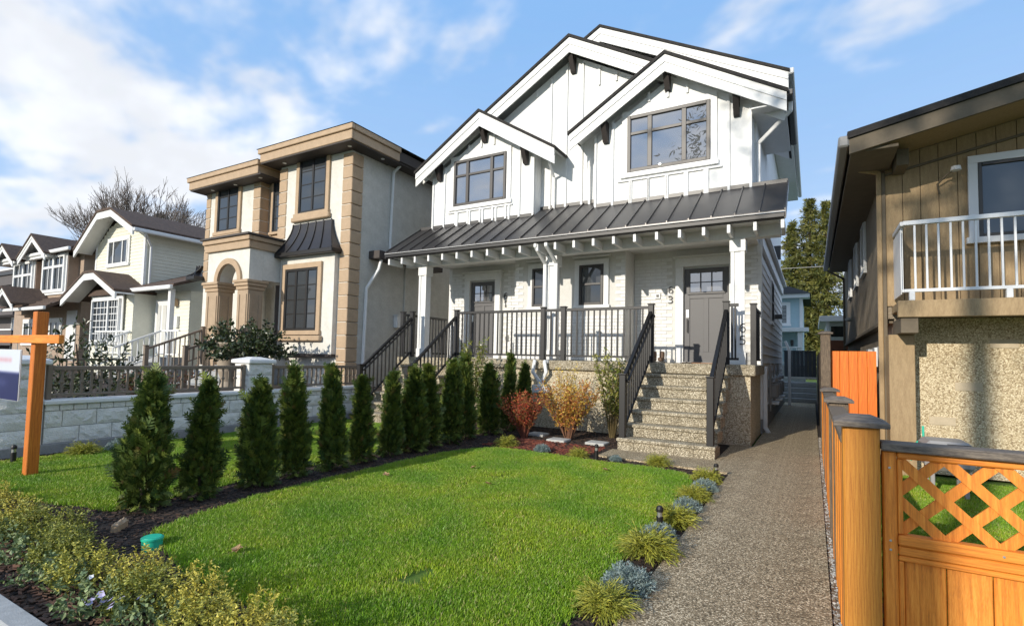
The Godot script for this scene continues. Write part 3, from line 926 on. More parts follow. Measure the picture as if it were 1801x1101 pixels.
func beige_house() -> void:
	var h := thing("beige_house", "two-storey white and tan stucco house with corner quoins, arched portico and dark bay awning", "house", Vector3(-13.7, 0.55, -12.0))
	var WS: Material = mat.stucco_white
	var TT: Material = mat.tan_trim
	box(h, "body", Vector3(-17.0, 0.5, -20.5), Vector3(-10.4, 6.85, -9.80), mat.stucco_rough)
	box(h, "front_wall", Vector3(-13.33, 0.5, -9.802), Vector3(-10.43, 6.84, -9.47), WS)
	box(h, "front_wall", Vector3(-17.03, 0.5, -9.802), Vector3(-14.25, 6.60, -9.47), WS)
	box(h, "front_wall", Vector3(-14.248, 4.2, -9.802), Vector3(-13.332, 6.70, -9.76), TT)
	# quoins: every block stands proud at the corner
	var y := 0.55
	while y < 6.7:
		box(h, "quoin", Vector3(-10.74, y, -9.84), Vector3(-10.375, y + 0.325, -9.445), TT, 0.014)
		if y > 4.6:
			for x in [-13.36, -14.575]: box(h, "quoin", Vector3(x, y, -9.755), Vector3(x + 0.34, y + 0.325, -9.445), TT, 0.014)
		if y > 3.4: box(h, "quoin", Vector3(-17.06, y, -9.7), Vector3(-16.82, y + 0.325, -9.445), TT, 0.014)
		y += 0.345
	# upper windows
	var go := {"frame": mat.black_metal, "fw": 0.06, "grid": Vector2i(1, 4), "mw": 0.03, "cols": [0.0, 0.5, 1.0], "trim": 0.13, "trim_mat": TT, "proud": 0.06, "deep": 0.05, "glass": mat.glass}
	window_unit(h, Vector3(-11.90, 6.13, -9.47), 1.10, 1.62, go)
	window_unit(h, Vector3(-15.83, 5.96, -9.47), 1.08, 1.52, go)
	window_unit(h, Vector3(-13.72, 5.80, -9.755), 0.56, 1.55, {"frame": mat.black_metal, "fw": 0.055, "grid": Vector2i(1, 4), "mw": 0.03, "trim": 0.09, "trim_mat": TT, "proud": 0.05, "glass": mat.glass})
	for q in [[-12.68, -11.14, 5.16], [-16.6, -15.06, 5.02]]: box(h, "sill", Vector3(q[0], q[2] - 0.07, -9.47), Vector3(q[1], q[2] + 0.06, -9.36), TT, 0.02)
	# roofs
	cornice(h, -13.62, -9.93, -8.97, -10.75, 6.84, 7.22, TT)
	box(h, "soffit", Vector3(-13.6, 6.80, -10.75), Vector3(-9.97, 6.842, -8.99), mat.soffit_brown)
	hip(h, "roof", -13.72, -9.86, -8.90, -20.9, 7.222, 0.45, 1.6, mat.shingle)
	cornice(h, -17.25, -13.70, -8.97, -11.0, 6.56, 6.94, TT)
	box(h, "soffit", Vector3(-17.2, 6.52, -11.0), Vector3(-13.6, 6.562, -8.99), mat.soffit_brown)
	hip(h, "roof", -17.33, -13.63, -8.90, -20.9, 6.942, 0.4, 1.5, mat.shingle)
	box(h, "side_gutter", Vector3(-10.3, 6.86, -20.8), Vector3(-9.96, 7.16, -10.76), mat.soffit_brown, 0.02)
	box(h, "side_soffit", Vector3(-10.4, 6.82, -20.8), Vector3(-10.0, 6.858, -10.76), mat.soffit_brown)
	for q in [[-10.3, -9.25], [-12.9, -9.25], [-13.9, -9.2], [-15.2, -9.25], [-10.15, -10.3], [-16.4, -9.25]]:
		lathe_part(h, "soffit_lamp", [Vector2(0.0, 0.0), Vector2(0.05, 0.0), Vector2(0.055, 0.012)], mat.white_trim, Vector3(q[0], 6.79 if q[0] > -13.6 else 6.51, q[1]), 10)
	# bay with its flared metal awning
	box(h, "bay", Vector3(-12.98, 1.42, -9.468), Vector3(-10.78, 4.15, -9.33), WS)
	box(h, "bay_base", Vector3(-12.98, 1.35, -9.468), Vector3(-10.76, 1.418, -9.31), mat.soffit_brown)
	window_unit(h, Vector3(-12.02, 2.89, -9.33), 1.33, 1.70, {"frame": mat.black_metal, "fw": 0.07, "cols": [0.0, 0.335, 0.665, 1.0], "grid": Vector2i(1, 4), "mw": 0.03, "trim": 0.14, "trim_mat": TT, "proud": 0.06, "deep": 0.05, "glass": mat.glass})
	box(h, "sill", Vector3(-12.92, 1.76, -9.33), Vector3(-11.12, 1.90, -9.20), TT, 0.02)
	awning(h, -12.96, -10.68, -9.14, -9.47, 4.19, 5.02)
	awning(h, -17.42, -16.98, -9.15, -9.47, 3.82, 4.18)
	# portico
	var zf := -8.40
	var arch := [Vector2(-14.92, 4.22), Vector2(-14.92, 3.36), Vector2(-14.37, 3.36)]
	for i in 13:
		var a := PI - PI * i / 12.0
		arch.append(Vector2(-13.90 + 0.47 * cos(a), 3.40 + 0.47 * sin(a)))
	arch.append_array([Vector2(-13.43, 3.36), Vector2(-13.0, 3.36), Vector2(-13.0, 4.22)])
	prism(h, "portico_front", arch, zf, zf - 0.4, WS)
	var ring := []
	for i in 17: ring.append(Vector2(-13.90 + 0.62 * cos(PI - PI * i / 16.0), 3.38 + 0.62 * sin(PI - PI * i / 16.0)))
	for i in 17: ring.append(Vector2(-13.90 + 0.465 * cos(PI * i / 16.0), 3.38 + 0.465 * sin(PI * i / 16.0)))
	prism(h, "arch_moulding", ring, zf + 0.06, zf - 0.02, TT)
	for x in [[-14.93, -14.36], [-13.46, -12.99]]:
		var px := box(h, "pillar", Vector3(x[0], 0.6, zf - 0.44), Vector3(x[1], 3.10, zf + 0.01), mat.tan_pillar, 0.01)
		for k in [[x[0] + 0.04, x[0] + 0.13], [x[1] - 0.13, x[1] - 0.04]]: box(px, "pillar_panel", Vector3(k[0], 0.9, zf + 0.011), Vector3(k[1], 2.98, zf + 0.03), mat.tan_pillar)
		for k in [[zf - 0.12, zf - 0.03], [zf - 0.40, zf - 0.31]]: box(px, "pillar_panel", Vector3(x[1], 0.9, k[0]), Vector3(x[1] + 0.02, 2.98, k[1]), mat.tan_pillar)
		for q in [[3.102, 3.2, 0.03], [3.2, 3.29, 0.07], [3.29, 3.37, 0.10]]: box(h, "capital", Vector3(x[0] - q[2], q[0], zf - 0.44 - q[2]), Vector3(x[1] + q[2], q[1] - 0.002, zf + 0.01 + q[2]), TT, 0.012)
	box(h, "portico_beam", Vector3(-13.12, 3.40, -9.46), Vector3(-13.002, 4.22, zf - 0.402), WS)
	box(h, "portico_ceiling", Vector3(-14.9, 4.0, -9.46), Vector3(-13.122, 4.06, zf - 0.402), TT)
	cornice(h, -15.0, -12.93, zf + 0.08, -9.46, 4.22, 4.55, TT)
	box(h, "portico_roof", Vector3(-15.1, 4.552, -9.46), Vector3(-12.84, 4.61, zf + 0.18), mat.soffit_brown)
	box(h, "entry_door", Vector3(-13.3, 1.5, -9.47), Vector3(-12.68, 3.35, -9.43), mat.soffit_brown)
	box(h, "entry_wall", Vector3(-14.6, 1.5, -9.468), Vector3(-13.9, 3.4, -9.42), WS)
	box(h, "portico_floor", Vector3(-15.0, 0.5, -9.47), Vector3(-12.9, 1.05, zf + 0.0), mat.concrete)
	# stairs to the portico
	for k in 3: box(h, "step", Vector3(-14.85, 0.5, zf + 0.3 * k + 0.002), Vector3(-13.1, 1.05 - 0.16 * (k + 1), zf + 0.3 * (k + 1)), mat.concrete)
	var R: Material = mat.fence_taupe
	for x in [-13.05, -14.9]:
		guard(h, Vector3(x, 0.62, -6.95), Vector3(x, 1.20, -8.38), 0.85, R, 0.13, 0.025)
		newel(h, Vector3(x, 0.55, -6.90), 0.98, R, 0.1)
		newel(h, Vector3(x, 1.05, -8.34), 1.05, R, 0.1)
	# side wall: downspouts, mail box, trim
	spout(h, "downspout", [Vector3(-10.15, 6.84, -11.0), Vector3(-10.34, 6.65, -10.95), Vector3(-10.34, 4.45, -10.9)], 0.075, mat.white_trim)
	spout(h, "downspout", [Vector3(-10.12, 4.0, -10.35), Vector3(-10.15, 3.75, -10.3), Vector3(-10.33, 3.2, -10.05), Vector3(-10.33, 0.6, -10.0)], 0.085, mat.white_trim)
	box(h, "rain_head", Vector3(-10.40, 4.02, -10.9), Vector3(-10.0, 4.24, -10.15), mat.soffit_brown, 0.01)
	box(h, "rain_gutter", Vector3(-10.40, 4.06, -13.0), Vector3(-10.05, 4.20, -10.9), mat.soffit_brown)
	box(h, "wall_strip", Vector3(-10.40, 0.55, -11.75), Vector3(-10.35, 4.0, -11.6), mat.stucco_rough)
	var mb := box(h, "meter_box", Vector3(-10.39, 2.22, -11.42), Vector3(-10.24, 2.55, -11.2), mat.white_trim)
	prism_x(mb, "lid", [Vector2(-11.45, 2.552), Vector2(-11.17, 2.552), Vector2(-11.17, 2.58), Vector2(-11.45, 2.60)], -10.39, -10.2, mat.white_trim)
	box(h, "side_door", Vector3(-10.38, 1.2, -14.9), Vector3(-10.34, 3.3, -13.9), mat.soffit_brown)

func awning(p: Node, x0: float, x1: float, zf: float, zb: float, y0: float, y1: float) -> void:
	# concave metal hood: curved pans with seams and a skirt
	var n := 5 if x1 - x0 > 1.5 else 2
	var steps := 6
	for i in n:
		var st := begin()
		var o := Vector3((x0 + x1) / 2, y0, zb)
		var prev := []
		for k in steps + 1:
			var t := float(k) / steps
			var inset := 0.36 * (1.0 - pow(1.0 - t, 1.8))
			var zz: float = lerp(zf, zb + 0.06, 1.0 - pow(1.0 - t, 1.8))
			var yy: float = lerp(y0, y1, t)
			var a: float = lerp(x0 + inset, x1 - inset, float(i) / n)
			var b: float = lerp(x0 + inset, x1 - inset, float(i + 1) / n)
			var cur := [Vector3(a, yy, zz) - o, Vector3(b, yy, zz) - o]
			if k > 0: face(st, [prev[0], prev[1], cur[1], cur[0]], Vector3(0, 1, 1))
			prev = cur
		mi(p, "awning_pan", st.commit(), mat.copper_roof, o)
	for i in n + 1:
		var pts := []
		for k in steps + 1:
			var t := float(k) / steps
			var inset := 0.36 * (1.0 - pow(1.0 - t, 1.8))
			pts.append(Vector3(lerp(x0 + inset, x1 - inset, float(i) / n), lerp(y0, y1, t) + 0.012, lerp(zf, zb + 0.06, 1.0 - pow(1.0 - t, 1.8)) + 0.01))
		pipe(p, "awning_seam", pts, 0.018, mat.black_metal, 5)
	for e in [[x0, 1.0, -1], [x1, -1.0, 1]]:
		var st := begin()
		var o := Vector3(e[0], y0, zb)
		var prev := []
		for k in steps + 1:
			var t := float(k) / steps
			var u := 1.0 - pow(1.0 - t, 1.8)
			var cur := [Vector3(e[0] + e[1] * 0.36 * u, lerp(y0, y1, t), lerp(zf, zb + 0.06, u)) - o, Vector3(e[0] + e[1] * 0.36 * u, lerp(y0, y1, t), zb) - o]
			if k > 0: face(st, [prev[0], prev[1], cur[1], cur[0]], Vector3(e[2], 0.5, 0))
			prev = cur
		mi(p, "awning_end", st.commit(), mat.copper_roof, o)
	box(p, "awning_skirt", Vector3(x0 - 0.02, y0 - 0.12, zb), Vector3(x1 + 0.02, y0 - 0.002, zf + 0.03), mat.black_metal, 0.012)

# lapped boards on a wall that faces +z (x0..x1) or +x (z0..z1), joined
func lap_siding(p: Node, a: Vector3, b: Vector3, y0: float, y1: float, step: float, out: Vector3, m: Material, clipped := false) -> void:
	var st := begin()
	var y := y0
	while y < y1:
		var aa := a
		var bb := b
		if clipped:      # under the sloping roof the boards get shorter
			aa.x = a.x + max(0.0, (y + step - 5.5) * 1.45)
			bb.x = b.x - max(0.0, (y + step - 5.75) * 2.4)
		var h: float = min(step, y1 - y)
		face(st, [aa + Vector3(0, y, 0) + out * 0.016 - a, bb + Vector3(0, y, 0) + out * 0.016 - a, bb + Vector3(0, y + h, 0) + out * 0.002 - a, aa + Vector3(0, y + h, 0) + out * 0.002 - a], out)
		face(st, [aa + Vector3(0, y, 0) + out * 0.016 - a, bb + Vector3(0, y, 0) + out * 0.016 - a, bb + Vector3(0, y, 0) - a, aa + Vector3(0, y, 0) - a], Vector3.DOWN)
		y += step
	var o := mi(p, "siding", st.commit(), m, a)
	o.set_meta("kind", "stuff")

func cream_house() -> void:
	var h := thing("cream_house", "pale cream clapboard house with white clipped gables and a brown shingle roof", "house", Vector3(-22.0, 0.55, -13.0))
	var C: Material = mat.cream_siding
	var T: Material = mat.white_trim
	prism(h, "upper_wall", [Vector2(-24.75, 3.3), Vector2(-20.97, 3.3), Vector2(-20.97, 5.75), Vector2(-22.3, 6.3), Vector2(-23.3, 6.3), Vector2(-24.75, 5.5)], -9.5, -17.0, C)
	lap_siding(h, Vector3(-24.75, 0, -9.5), Vector3(-20.97, 0, -9.5), 3.4, 6.2, 0.125, Vector3.BACK, C, true)
	lap_siding(h, Vector3(-20.97, 0, -9.5), Vector3(-20.97, 0, -17.0), 3.4, 5.75, 0.125, Vector3.RIGHT, C)
	for x in [-24.75, -21.02]: box(h, "corner_board", Vector3(x - 0.03, 3.3, -9.56), Vector3(x + 0.10, 5.6, -9.475), T)
	window_unit(h, Vector3(-22.87, 5.12, -9.48), 1.50, 0.92, {"frame": T, "fw": 0.05, "cols": [0.0, 0.27, 0.73, 1.0], "trim": 0.12, "glass": mat.glass, "deep": 0.06})
	# main roof with the clipped gable
	var out := [Vector2(-25.15, 5.25), Vector2(-23.35, 6.55), Vector2(-22.25, 6.55), Vector2(-20.55, 5.72)]
	for i in 3:
		var a: Vector2 = out[i]
		var b: Vector2 = out[i + 1]
		prism(h, "roof_slope", [a, b, b + Vector2(0, 0.09), a + Vector2(0, 0.09)], -8.85, -17.4, mat.shingle_brown)
		prism(h, "rake_board", [a + Vector2(0, -0.26), b + Vector2(0, -0.26), b + Vector2(0, -0.002), a + Vector2(0, -0.002)], -8.88, -8.94, T)
		prism(h, "soffit", [a + Vector2(0, -0.06), b + Vector2(0, -0.06), b + Vector2(0, -0.01), a + Vector2(0, -0.01)], -8.942, -9.49, T)
	box(h, "side_gutter", Vector3(-20.62, 5.58, -17.4), Vector3(-20.46, 5.71, -8.9), T, 0.02)
	spout(h, "downspout", [Vector3(-20.55, 5.58, -9.3), Vector3(-20.7, 5.45, -9.45), Vector3(-20.88, 5.2, -9.66), Vector3(-20.88, 3.5, -9.66)], 0.09, T)
	# lower front with its own clipped gable and bay
	box(h, "lower_wall", Vector3(-23.6, 0.5, -10.0), Vector3(-20.4, 3.5, -9.0), C)
	lap_siding(h, Vector3(-23.6, 0, -9.0), Vector3(-20.4, 0, -9.0), 0.6, 3.5, 0.125, Vector3.BACK, C)
	var lo := [Vector2(-24.6, 3.25), Vector2(-22.75, 4.12), Vector2(-22.0, 4.12), Vector2(-20.35, 3.38)]
	for i in 3:
		var a: Vector2 = lo[i]
		var b: Vector2 = lo[i + 1]
		prism(h, "roof_slope", [a, b, b + Vector2(0, 0.09), a + Vector2(0, 0.09)], -8.35, -9.7, mat.shingle_brown)
		prism(h, "rake_board", [a + Vector2(0, -0.24), b + Vector2(0, -0.24), b + Vector2(0, -0.002), a + Vector2(0, -0.002)], -8.38, -8.44, T)
		prism(h, "soffit", [a + Vector2(0, -0.06), b + Vector2(0, -0.06), b + Vector2(0, -0.01), a + Vector2(0, -0.01)], -8.442, -8.98, T)
	window_unit(h, Vector3(-22.1, 2.45, -8.93), 2.1, 1.55, {"frame": T, "fw": 0.07, "cols": [0.0, 0.6, 1.0], "grid": Vector2i(4, 6), "mw": 0.03, "trim": 0.12, "glass": mat.glass_dark, "deep": 0.12})
	hip(h, "bay_roof", -23.3, -20.9, -8.75, -9.05, 3.36, 0.22, 0.1, mat.shingle_brown)
	# entry
	box(h, "entry_wall", Vector3(-20.98, 0.5, -13.0), Vector3(-18.15, 3.45, -9.7), C)
	lap_siding(h, Vector3(-20.4, 0, -9.7), Vector3(-18.15, 0, -9.7), 0.6, 3.45, 0.125, Vector3.BACK, C)
	lap_siding(h, Vector3(-18.15, 0, -9.7), Vector3(-18.15, 0, -13.0), 0.6, 3.45, 0.125, Vector3.RIGHT, C)
	var d := box(h, "entry_door", Vector3(-20.25, 1.3, -9.69), Vector3(-19.3, 3.2, -9.63), T)
	for x in [-20.1, -19.72]: box(d, "door_glass", Vector3(x, 1.6, -9.629), Vector3(x + 0.24, 3.0, -9.615), mat.blind)
	box(h, "wall_lamp", Vector3(-19.05, 2.95, -9.68), Vector3(-18.85, 3.2, -9.5), mat.tan_trim)
	box(h, "mail_slot", Vector3(-18.95, 2.2, -9.68), Vector3(-18.75, 2.6, -9.6), T)
	prism_x(h, "entry_roof", [Vector2(-9.0, 3.50), Vector2(-9.0, 3.60), Vector2(-11.8, 4.62), Vector2(-11.8, 4.5)], -20.95, -17.9, mat.shingle_brown)
	box(h, "entry_gutter", Vector3(-20.95, 3.42, -9.0), Vector3(-17.9, 3.55, -8.88), T, 0.02)
	box(h, "post", Vector3(-18.3, 0.6, -9.2), Vector3(-18.15, 3.45, -9.05), T)
	# steps and white rails
	for k in 3: box(h, "step", Vector3(-20.2, 0.5, -8.9 + 0.32 * k), Vector3(-18.4, 1.2 - 0.17 * (k + 1), -8.9 + 0.32 * (k + 1) - 0.002), mat.concrete)
	box(h, "landing", Vector3(-20.4, 0.5, -9.68), Vector3(-18.2, 1.2, -8.9), mat.concrete)
	for x in [-20.3, -18.3]: guard(h, Vector3(x, 0.62, -7.6), Vector3(x, 1.2, -8.9), 0.85, T, 0.16, 0.03)
	guard(h, Vector3(-20.35, 1.2, -8.9), Vector3(-22.5, 1.2, -8.75), 0.85, T, 0.16, 0.03)
	guard(h, Vector3(-18.2, 1.2, -8.9), Vector3(-17.2, 1.2, -8.9), 0.85, T, 0.16, 0.03)

func tan_house() -> void:
	var h := thing("tan_house", "brown stucco house with two small white-trimmed gables over tall bay windows", "house", Vector3(-30, 0.55, -13.0))
	var B: Material = mat.brown_stucco
	var T: Material = mat.white_trim
	box(h, "body", Vector3(-33.2, 0.5, -18.0), Vector3(-26.1, 5.45, -9.6), B)
	prism_x(h, "main_roof", [Vector2(-9.0, 5.40), Vector2(-9.0, 5.52), Vector2(-13.5, 6.95), Vector2(-18.2, 5.5), Vector2(-18.2, 5.4)], -33.6, -25.7, mat.shingle_brown)
	for k in 7: box(h, "tile_course", Vector3(-33.58, 5.56 + 0.19 * k, -9.62 - 0.6 * k), Vector3(-25.72, 5.62 + 0.19 * k, -9.50 - 0.6 * k), mat.shingle_brown)
	box(h, "gutter", Vector3(-33.6, 5.36, -9.0), Vector3(-25.7, 5.50, -8.88), T, 0.02)
	for q in [[-28.85, 6.30, 1.45], [-32.2, 6.18, 1.35]]:
		gable_roof(h, q[0], q[1], q[2], q[2], 0.62, -8.7, -11.5, 0.30, mat.shingle_brown, T)
		prism(h, "dormer_wall", [Vector2(q[0] - 1.0, 5.35), Vector2(q[0] + 1.0, 5.35), Vector2(q[0], q[1] - 0.35)], -9.3, -9.6, B)
		box(h, "dormer_beam", Vector3(q[0] - 1.25, 5.25, -9.1), Vector3(q[0] + 1.25, 5.48, -8.95), T)
	for q in [[-27.75, 4.55, 1.60], [-31.0, 4.32, 1.95]]:
		box(h, "bay", Vector3(q[0] - 1.25, q[1] - q[2] / 2 - 0.25, -9.6), Vector3(q[0] + 1.25, 5.25, -9.22), B)
		box(h, "bay_foot", Vector3(q[0] - 1.0, q[1] - q[2] / 2 - 0.45, -9.6), Vector3(q[0] + 1.0, q[1] - q[2] / 2 - 0.252, -9.3), B)
		window_unit(h, Vector3(q[0], q[1], -9.22), 2.2, q[2], {"frame": T, "fw": 0.13, "cols": [0.0, 0.5, 1.0], "rows": [0.0, 0.68, 1.0], "grid": Vector2i(2, 1), "mw": 0.05, "trim": 0.12, "glass": mat.glass_dark, "deep": 0.10})
	# porch roof with its little gable
	prism_x(h, "porch_roof", [Vector2(-8.3, 2.95), Vector2(-8.3, 3.07), Vector2(-9.6, 3.75), Vector2(-9.6, 3.6)], -31.5, -25.6, mat.shingle_brown)
	for k in 4: box(h, "tile_course", Vector3(-31.5, 3.13 + 0.15 * k, -8.52 - 0.28 * k), Vector3(-25.62, 3.18 + 0.15 * k, -8.42 - 0.28 * k), mat.shingle_brown)
	box(h, "porch_gutter", Vector3(-31.5, 2.9, -8.3), Vector3(-25.6, 3.03, -8.19), T, 0.02)
	gable_roof(h, -28.9, 3.95, 1.15, 1.15, 0.62, -7.9, -9.5, 0.28, mat.shingle_brown, T)
	window_unit(h, Vector3(-28.4, 2.1, -9.59), 1.1, 1.0, {"frame": T, "fw": 0.08, "cols": [0.0, 0.5, 1.0], "trim": 0.12, "glass": mat.glass_dark})
	window_unit(h, Vector3(-31.2, 2.1, -9.59), 1.3, 1.0, {"frame": T, "fw": 0.08, "cols": [0.0, 0.5, 1.0], "trim": 0.12, "glass": mat.glass_dark})
	box(h, "entry_door", Vector3(-27.3, 0.9, -9.6), Vector3(-26.4, 3.0, -9.56), T)

func grey_building() -> void:
	var h := thing("grey_building", "dark grey clad apartment building with stepped balconies beyond the brown house", "building", Vector3(-44, 0.0, -14.0))
	box(h, "body", Vector3(-52.0, 0.0, -24.0), Vector3(-41.5, 5.8, -13.0), mat.grey_cladding)
	for k in 3:
		var y: float = 1.5 + k * 1.85
		box(h, "balcony", Vector3(-52.0, y, -13.0), Vector3(-41.4, y + 0.9, -11.9), mat.grey_cladding)
		box(h, "balcony_cap", Vector3(-52.0, y + 0.902, -13.0), Vector3(-41.35, y + 1.0, -11.85), mat.white_trim)
		window_unit(h, Vector3(-43.5, y - 0.45, -12.98), 3.2, 0.85, {"frame": mat.white_trim, "fw": 0.08, "cols": [0.0, 0.5, 1.0], "glass": mat.glass})
	box(h, "roof", Vector3(-52.4, 5.802, -24.4), Vector3(-41.0, 6.0, -11.8), mat.slate_dark)

# ------------------------------------------------------------------ the house on the other side of the path
func balcony_house() -> void:
	var h := thing("brown_house", "brown board house with a white balcony rail and pebble-dashed ground floor", "house", Vector3(3.5, 0.0, -13.0))
	var BB: Material = mat.brown_board
	var BS: Material = mat.brown_side
	var BD: Material = mat.brown_dark
	box(h, "ground_floor", Vector3(1.15, 0.0, -20.0), Vector3(8.5, 2.1, -9.02), mat.pebble_dash)
	box(h, "side_wall", Vector3(0.98, 0.0, -20.0), Vector3(1.148, 2.1, -9.02), BS)
	prism(h, "upper_floor", [Vector2(0.90, 2.102), Vector2(8.5, 2.102), Vector2(8.5, 5.98), Vector2(6.0, 5.45), Vector2(0.90, 4.41)], -9.03, -20.2, BS)
	# vertical front boards with grooves between them
	var x := 0.90
	while x < 4.2:
		var t: float = 4.385 + (x - 0.9) * 0.205
		prism(h, "wall_board", [Vector2(x, 2.28), Vector2(x + 0.192, 2.28), Vector2(x + 0.192, t + 0.04), Vector2(x, t)], -9.0, -9.028, BB)
		x += 0.2
	box(h, "corner_board", Vector3(0.85, 0.3, -9.06), Vector3(0.898, 4.2, -8.97), BD)
	# roof: low slope rising to the right, deep eave to the left and the front
	var s := 0.205
	var yl := 4.40
	prism(h, "roof_slope", [Vector2(0.40, yl), Vector2(6.2, yl + s * 5.8), Vector2(6.2, yl + s * 5.8 + 0.09), Vector2(0.40, yl + 0.09)], -7.95, -18.6, mat.shingle)
	prism(h, "rake_board", [Vector2(0.42, yl - 0.20), Vector2(6.2, yl + s * 5.8 - 0.20), Vector2(6.2, yl + s * 5.8 - 0.002), Vector2(0.42, yl - 0.002)], -7.98, -8.03, BD)
	prism(h, "soffit", [Vector2(0.45, yl - 0.10), Vector2(6.2, yl + s * 5.75 - 0.10), Vector2(6.2, yl + s * 5.75 - 0.07), Vector2(0.45, yl - 0.07)], -8.032, -9.0, BB)
	box(h, "eave_gutter", Vector3(0.30, yl - 0.10, -18.6), Vector3(0.42, yl + 0.05, -7.96), mat.grey_plastic, 0.02)
	box(h, "eave_soffit", Vector3(0.44, yl - 0.17, -18.5), Vector3(0.95, yl - 0.13, -8.04), BD)
	prism(h, "frieze_board", [Vector2(0.9, 4.14), Vector2(4.2, 4.84), Vector2(4.2, 4.87), Vector2(0.9, 4.17)], -8.96, -8.998, BD)
	box(h, "beam_end", Vector3(0.98, 4.14, -9.0), Vector3(1.12, 4.36, -8.55), BD)
	# windows
	window_unit(h, Vector3(2.42, 3.66, -9.0), 1.05, 1.00, {"frame": mat.charcoal, "fw": 0.045, "trim": 0.10, "trim_mat": mat.rail_white, "proud": 0.05, "glass": mat.glass})
	for z in [-12.5, -14.5, -16.7]: window_unit(h, Vector3(0.905, 3.78, z), 0.7, 1.0, {"frame": mat.white_trim, "fw": 0.06, "trim": 0.07, "glass": mat.glass_dark}, -PI / 2)
	# balcony
	box(h, "balcony_floor", Vector3(0.95, 2.16, -9.0), Vector3(4.4, 2.27, -8.22), BB)
	box(h, "balcony_fascia", Vector3(0.93, 2.06, -8.30), Vector3(4.4, 2.272, -8.20), mat.brown_board)
	box(h, "balcony_beam", Vector3(0.96, 1.86, -9.0), Vector3(1.14, 2.058, -8.24), BD)
	var Rw: Material = mat.rail_white
	guard(h, Vector3(1.0, 2.30, -8.25), Vector3(4.2, 2.30, -8.25), 0.97, Rw, 0.118, 0.022)
	guard(h, Vector3(1.0, 2.30, -8.98), Vector3(1.0, 2.30, -8.25), 0.97, Rw, 0.118, 0.022)
	box(h, "balcony_screen", Vector3(0.975, 2.36, -8.96), Vector3(0.985, 3.2, -8.29), Rw)
	for q in [1.08, 2.0, 2.92]: box(h, "rail_foot", Vector3(q - 0.03, 2.274, -8.28), Vector3(q + 0.03, 2.38, -8.22), Rw)
	# wing wall below the balcony
	box(h, "wing_wall", Vector3(0.87, 0.0, -9.019), Vector3(1.15, 1.858, -8.62), mat.brown_board)
	spout(h, "downspout", [Vector3(0.50, 4.28, -8.9), Vector3(0.82, 4.20, -8.98), Vector3(0.82, 0.1, -8.98)], 0.06, BB)
	spout(h, "downspout", [Vector3(0.42, 4.28, -18.5), Vector3(0.86, 4.15, -19.4), Vector3(0.86, 0.1, -19.4)], 0.06, BD)
	for q in [[1.62, 1.13], [1.34, 0.66], [1.98, 1.70]]: box(h, "wall_patch", Vector3(q[0], q[1], -9.02), Vector3(q[0] + 0.28, q[1] + 0.11, -9.012), mat.patch_tan)
	# flood lamp and its bracket, side lamp
	var lamp := pipe(h, "lamp_bracket", [Vector3(1.50, 3.80, -8.99), Vector3(1.47, 3.92, -8.93), Vector3(1.56, 4.02, -8.86), Vector3(1.62, 4.06, -8.80)], 0.012, BD, 6)
	lathe_part(lamp, "lamp_head", [Vector2(0.0, 0.05), Vector2(0.05, 0.035), Vector2(0.06, -0.02), Vector2(0.0, -0.03)], Rw, Vector3(1.64, 4.06, -8.78), 12)
	lathe_part(h, "side_lamp", [Vector2(0.0, 0.06), Vector2(0.10, 0.03), Vector2(0.10, -0.03), Vector2(0.0, -0.06)], mat.blind, Vector3(0.86, 2.68, -16.9), 12)
	box(h, "belt_board", Vector3(0.86, 2.04, -20.0), Vector3(0.978, 2.10, -9.1), BD)
	# carport of metal at the back
	for z in [-10.4, -11.2, -12.4]: box(h, "meter_box", Vector3(0.90, 1.42, z), Vector3(0.978, 1.75, z + 0.35), mat.white_trim)

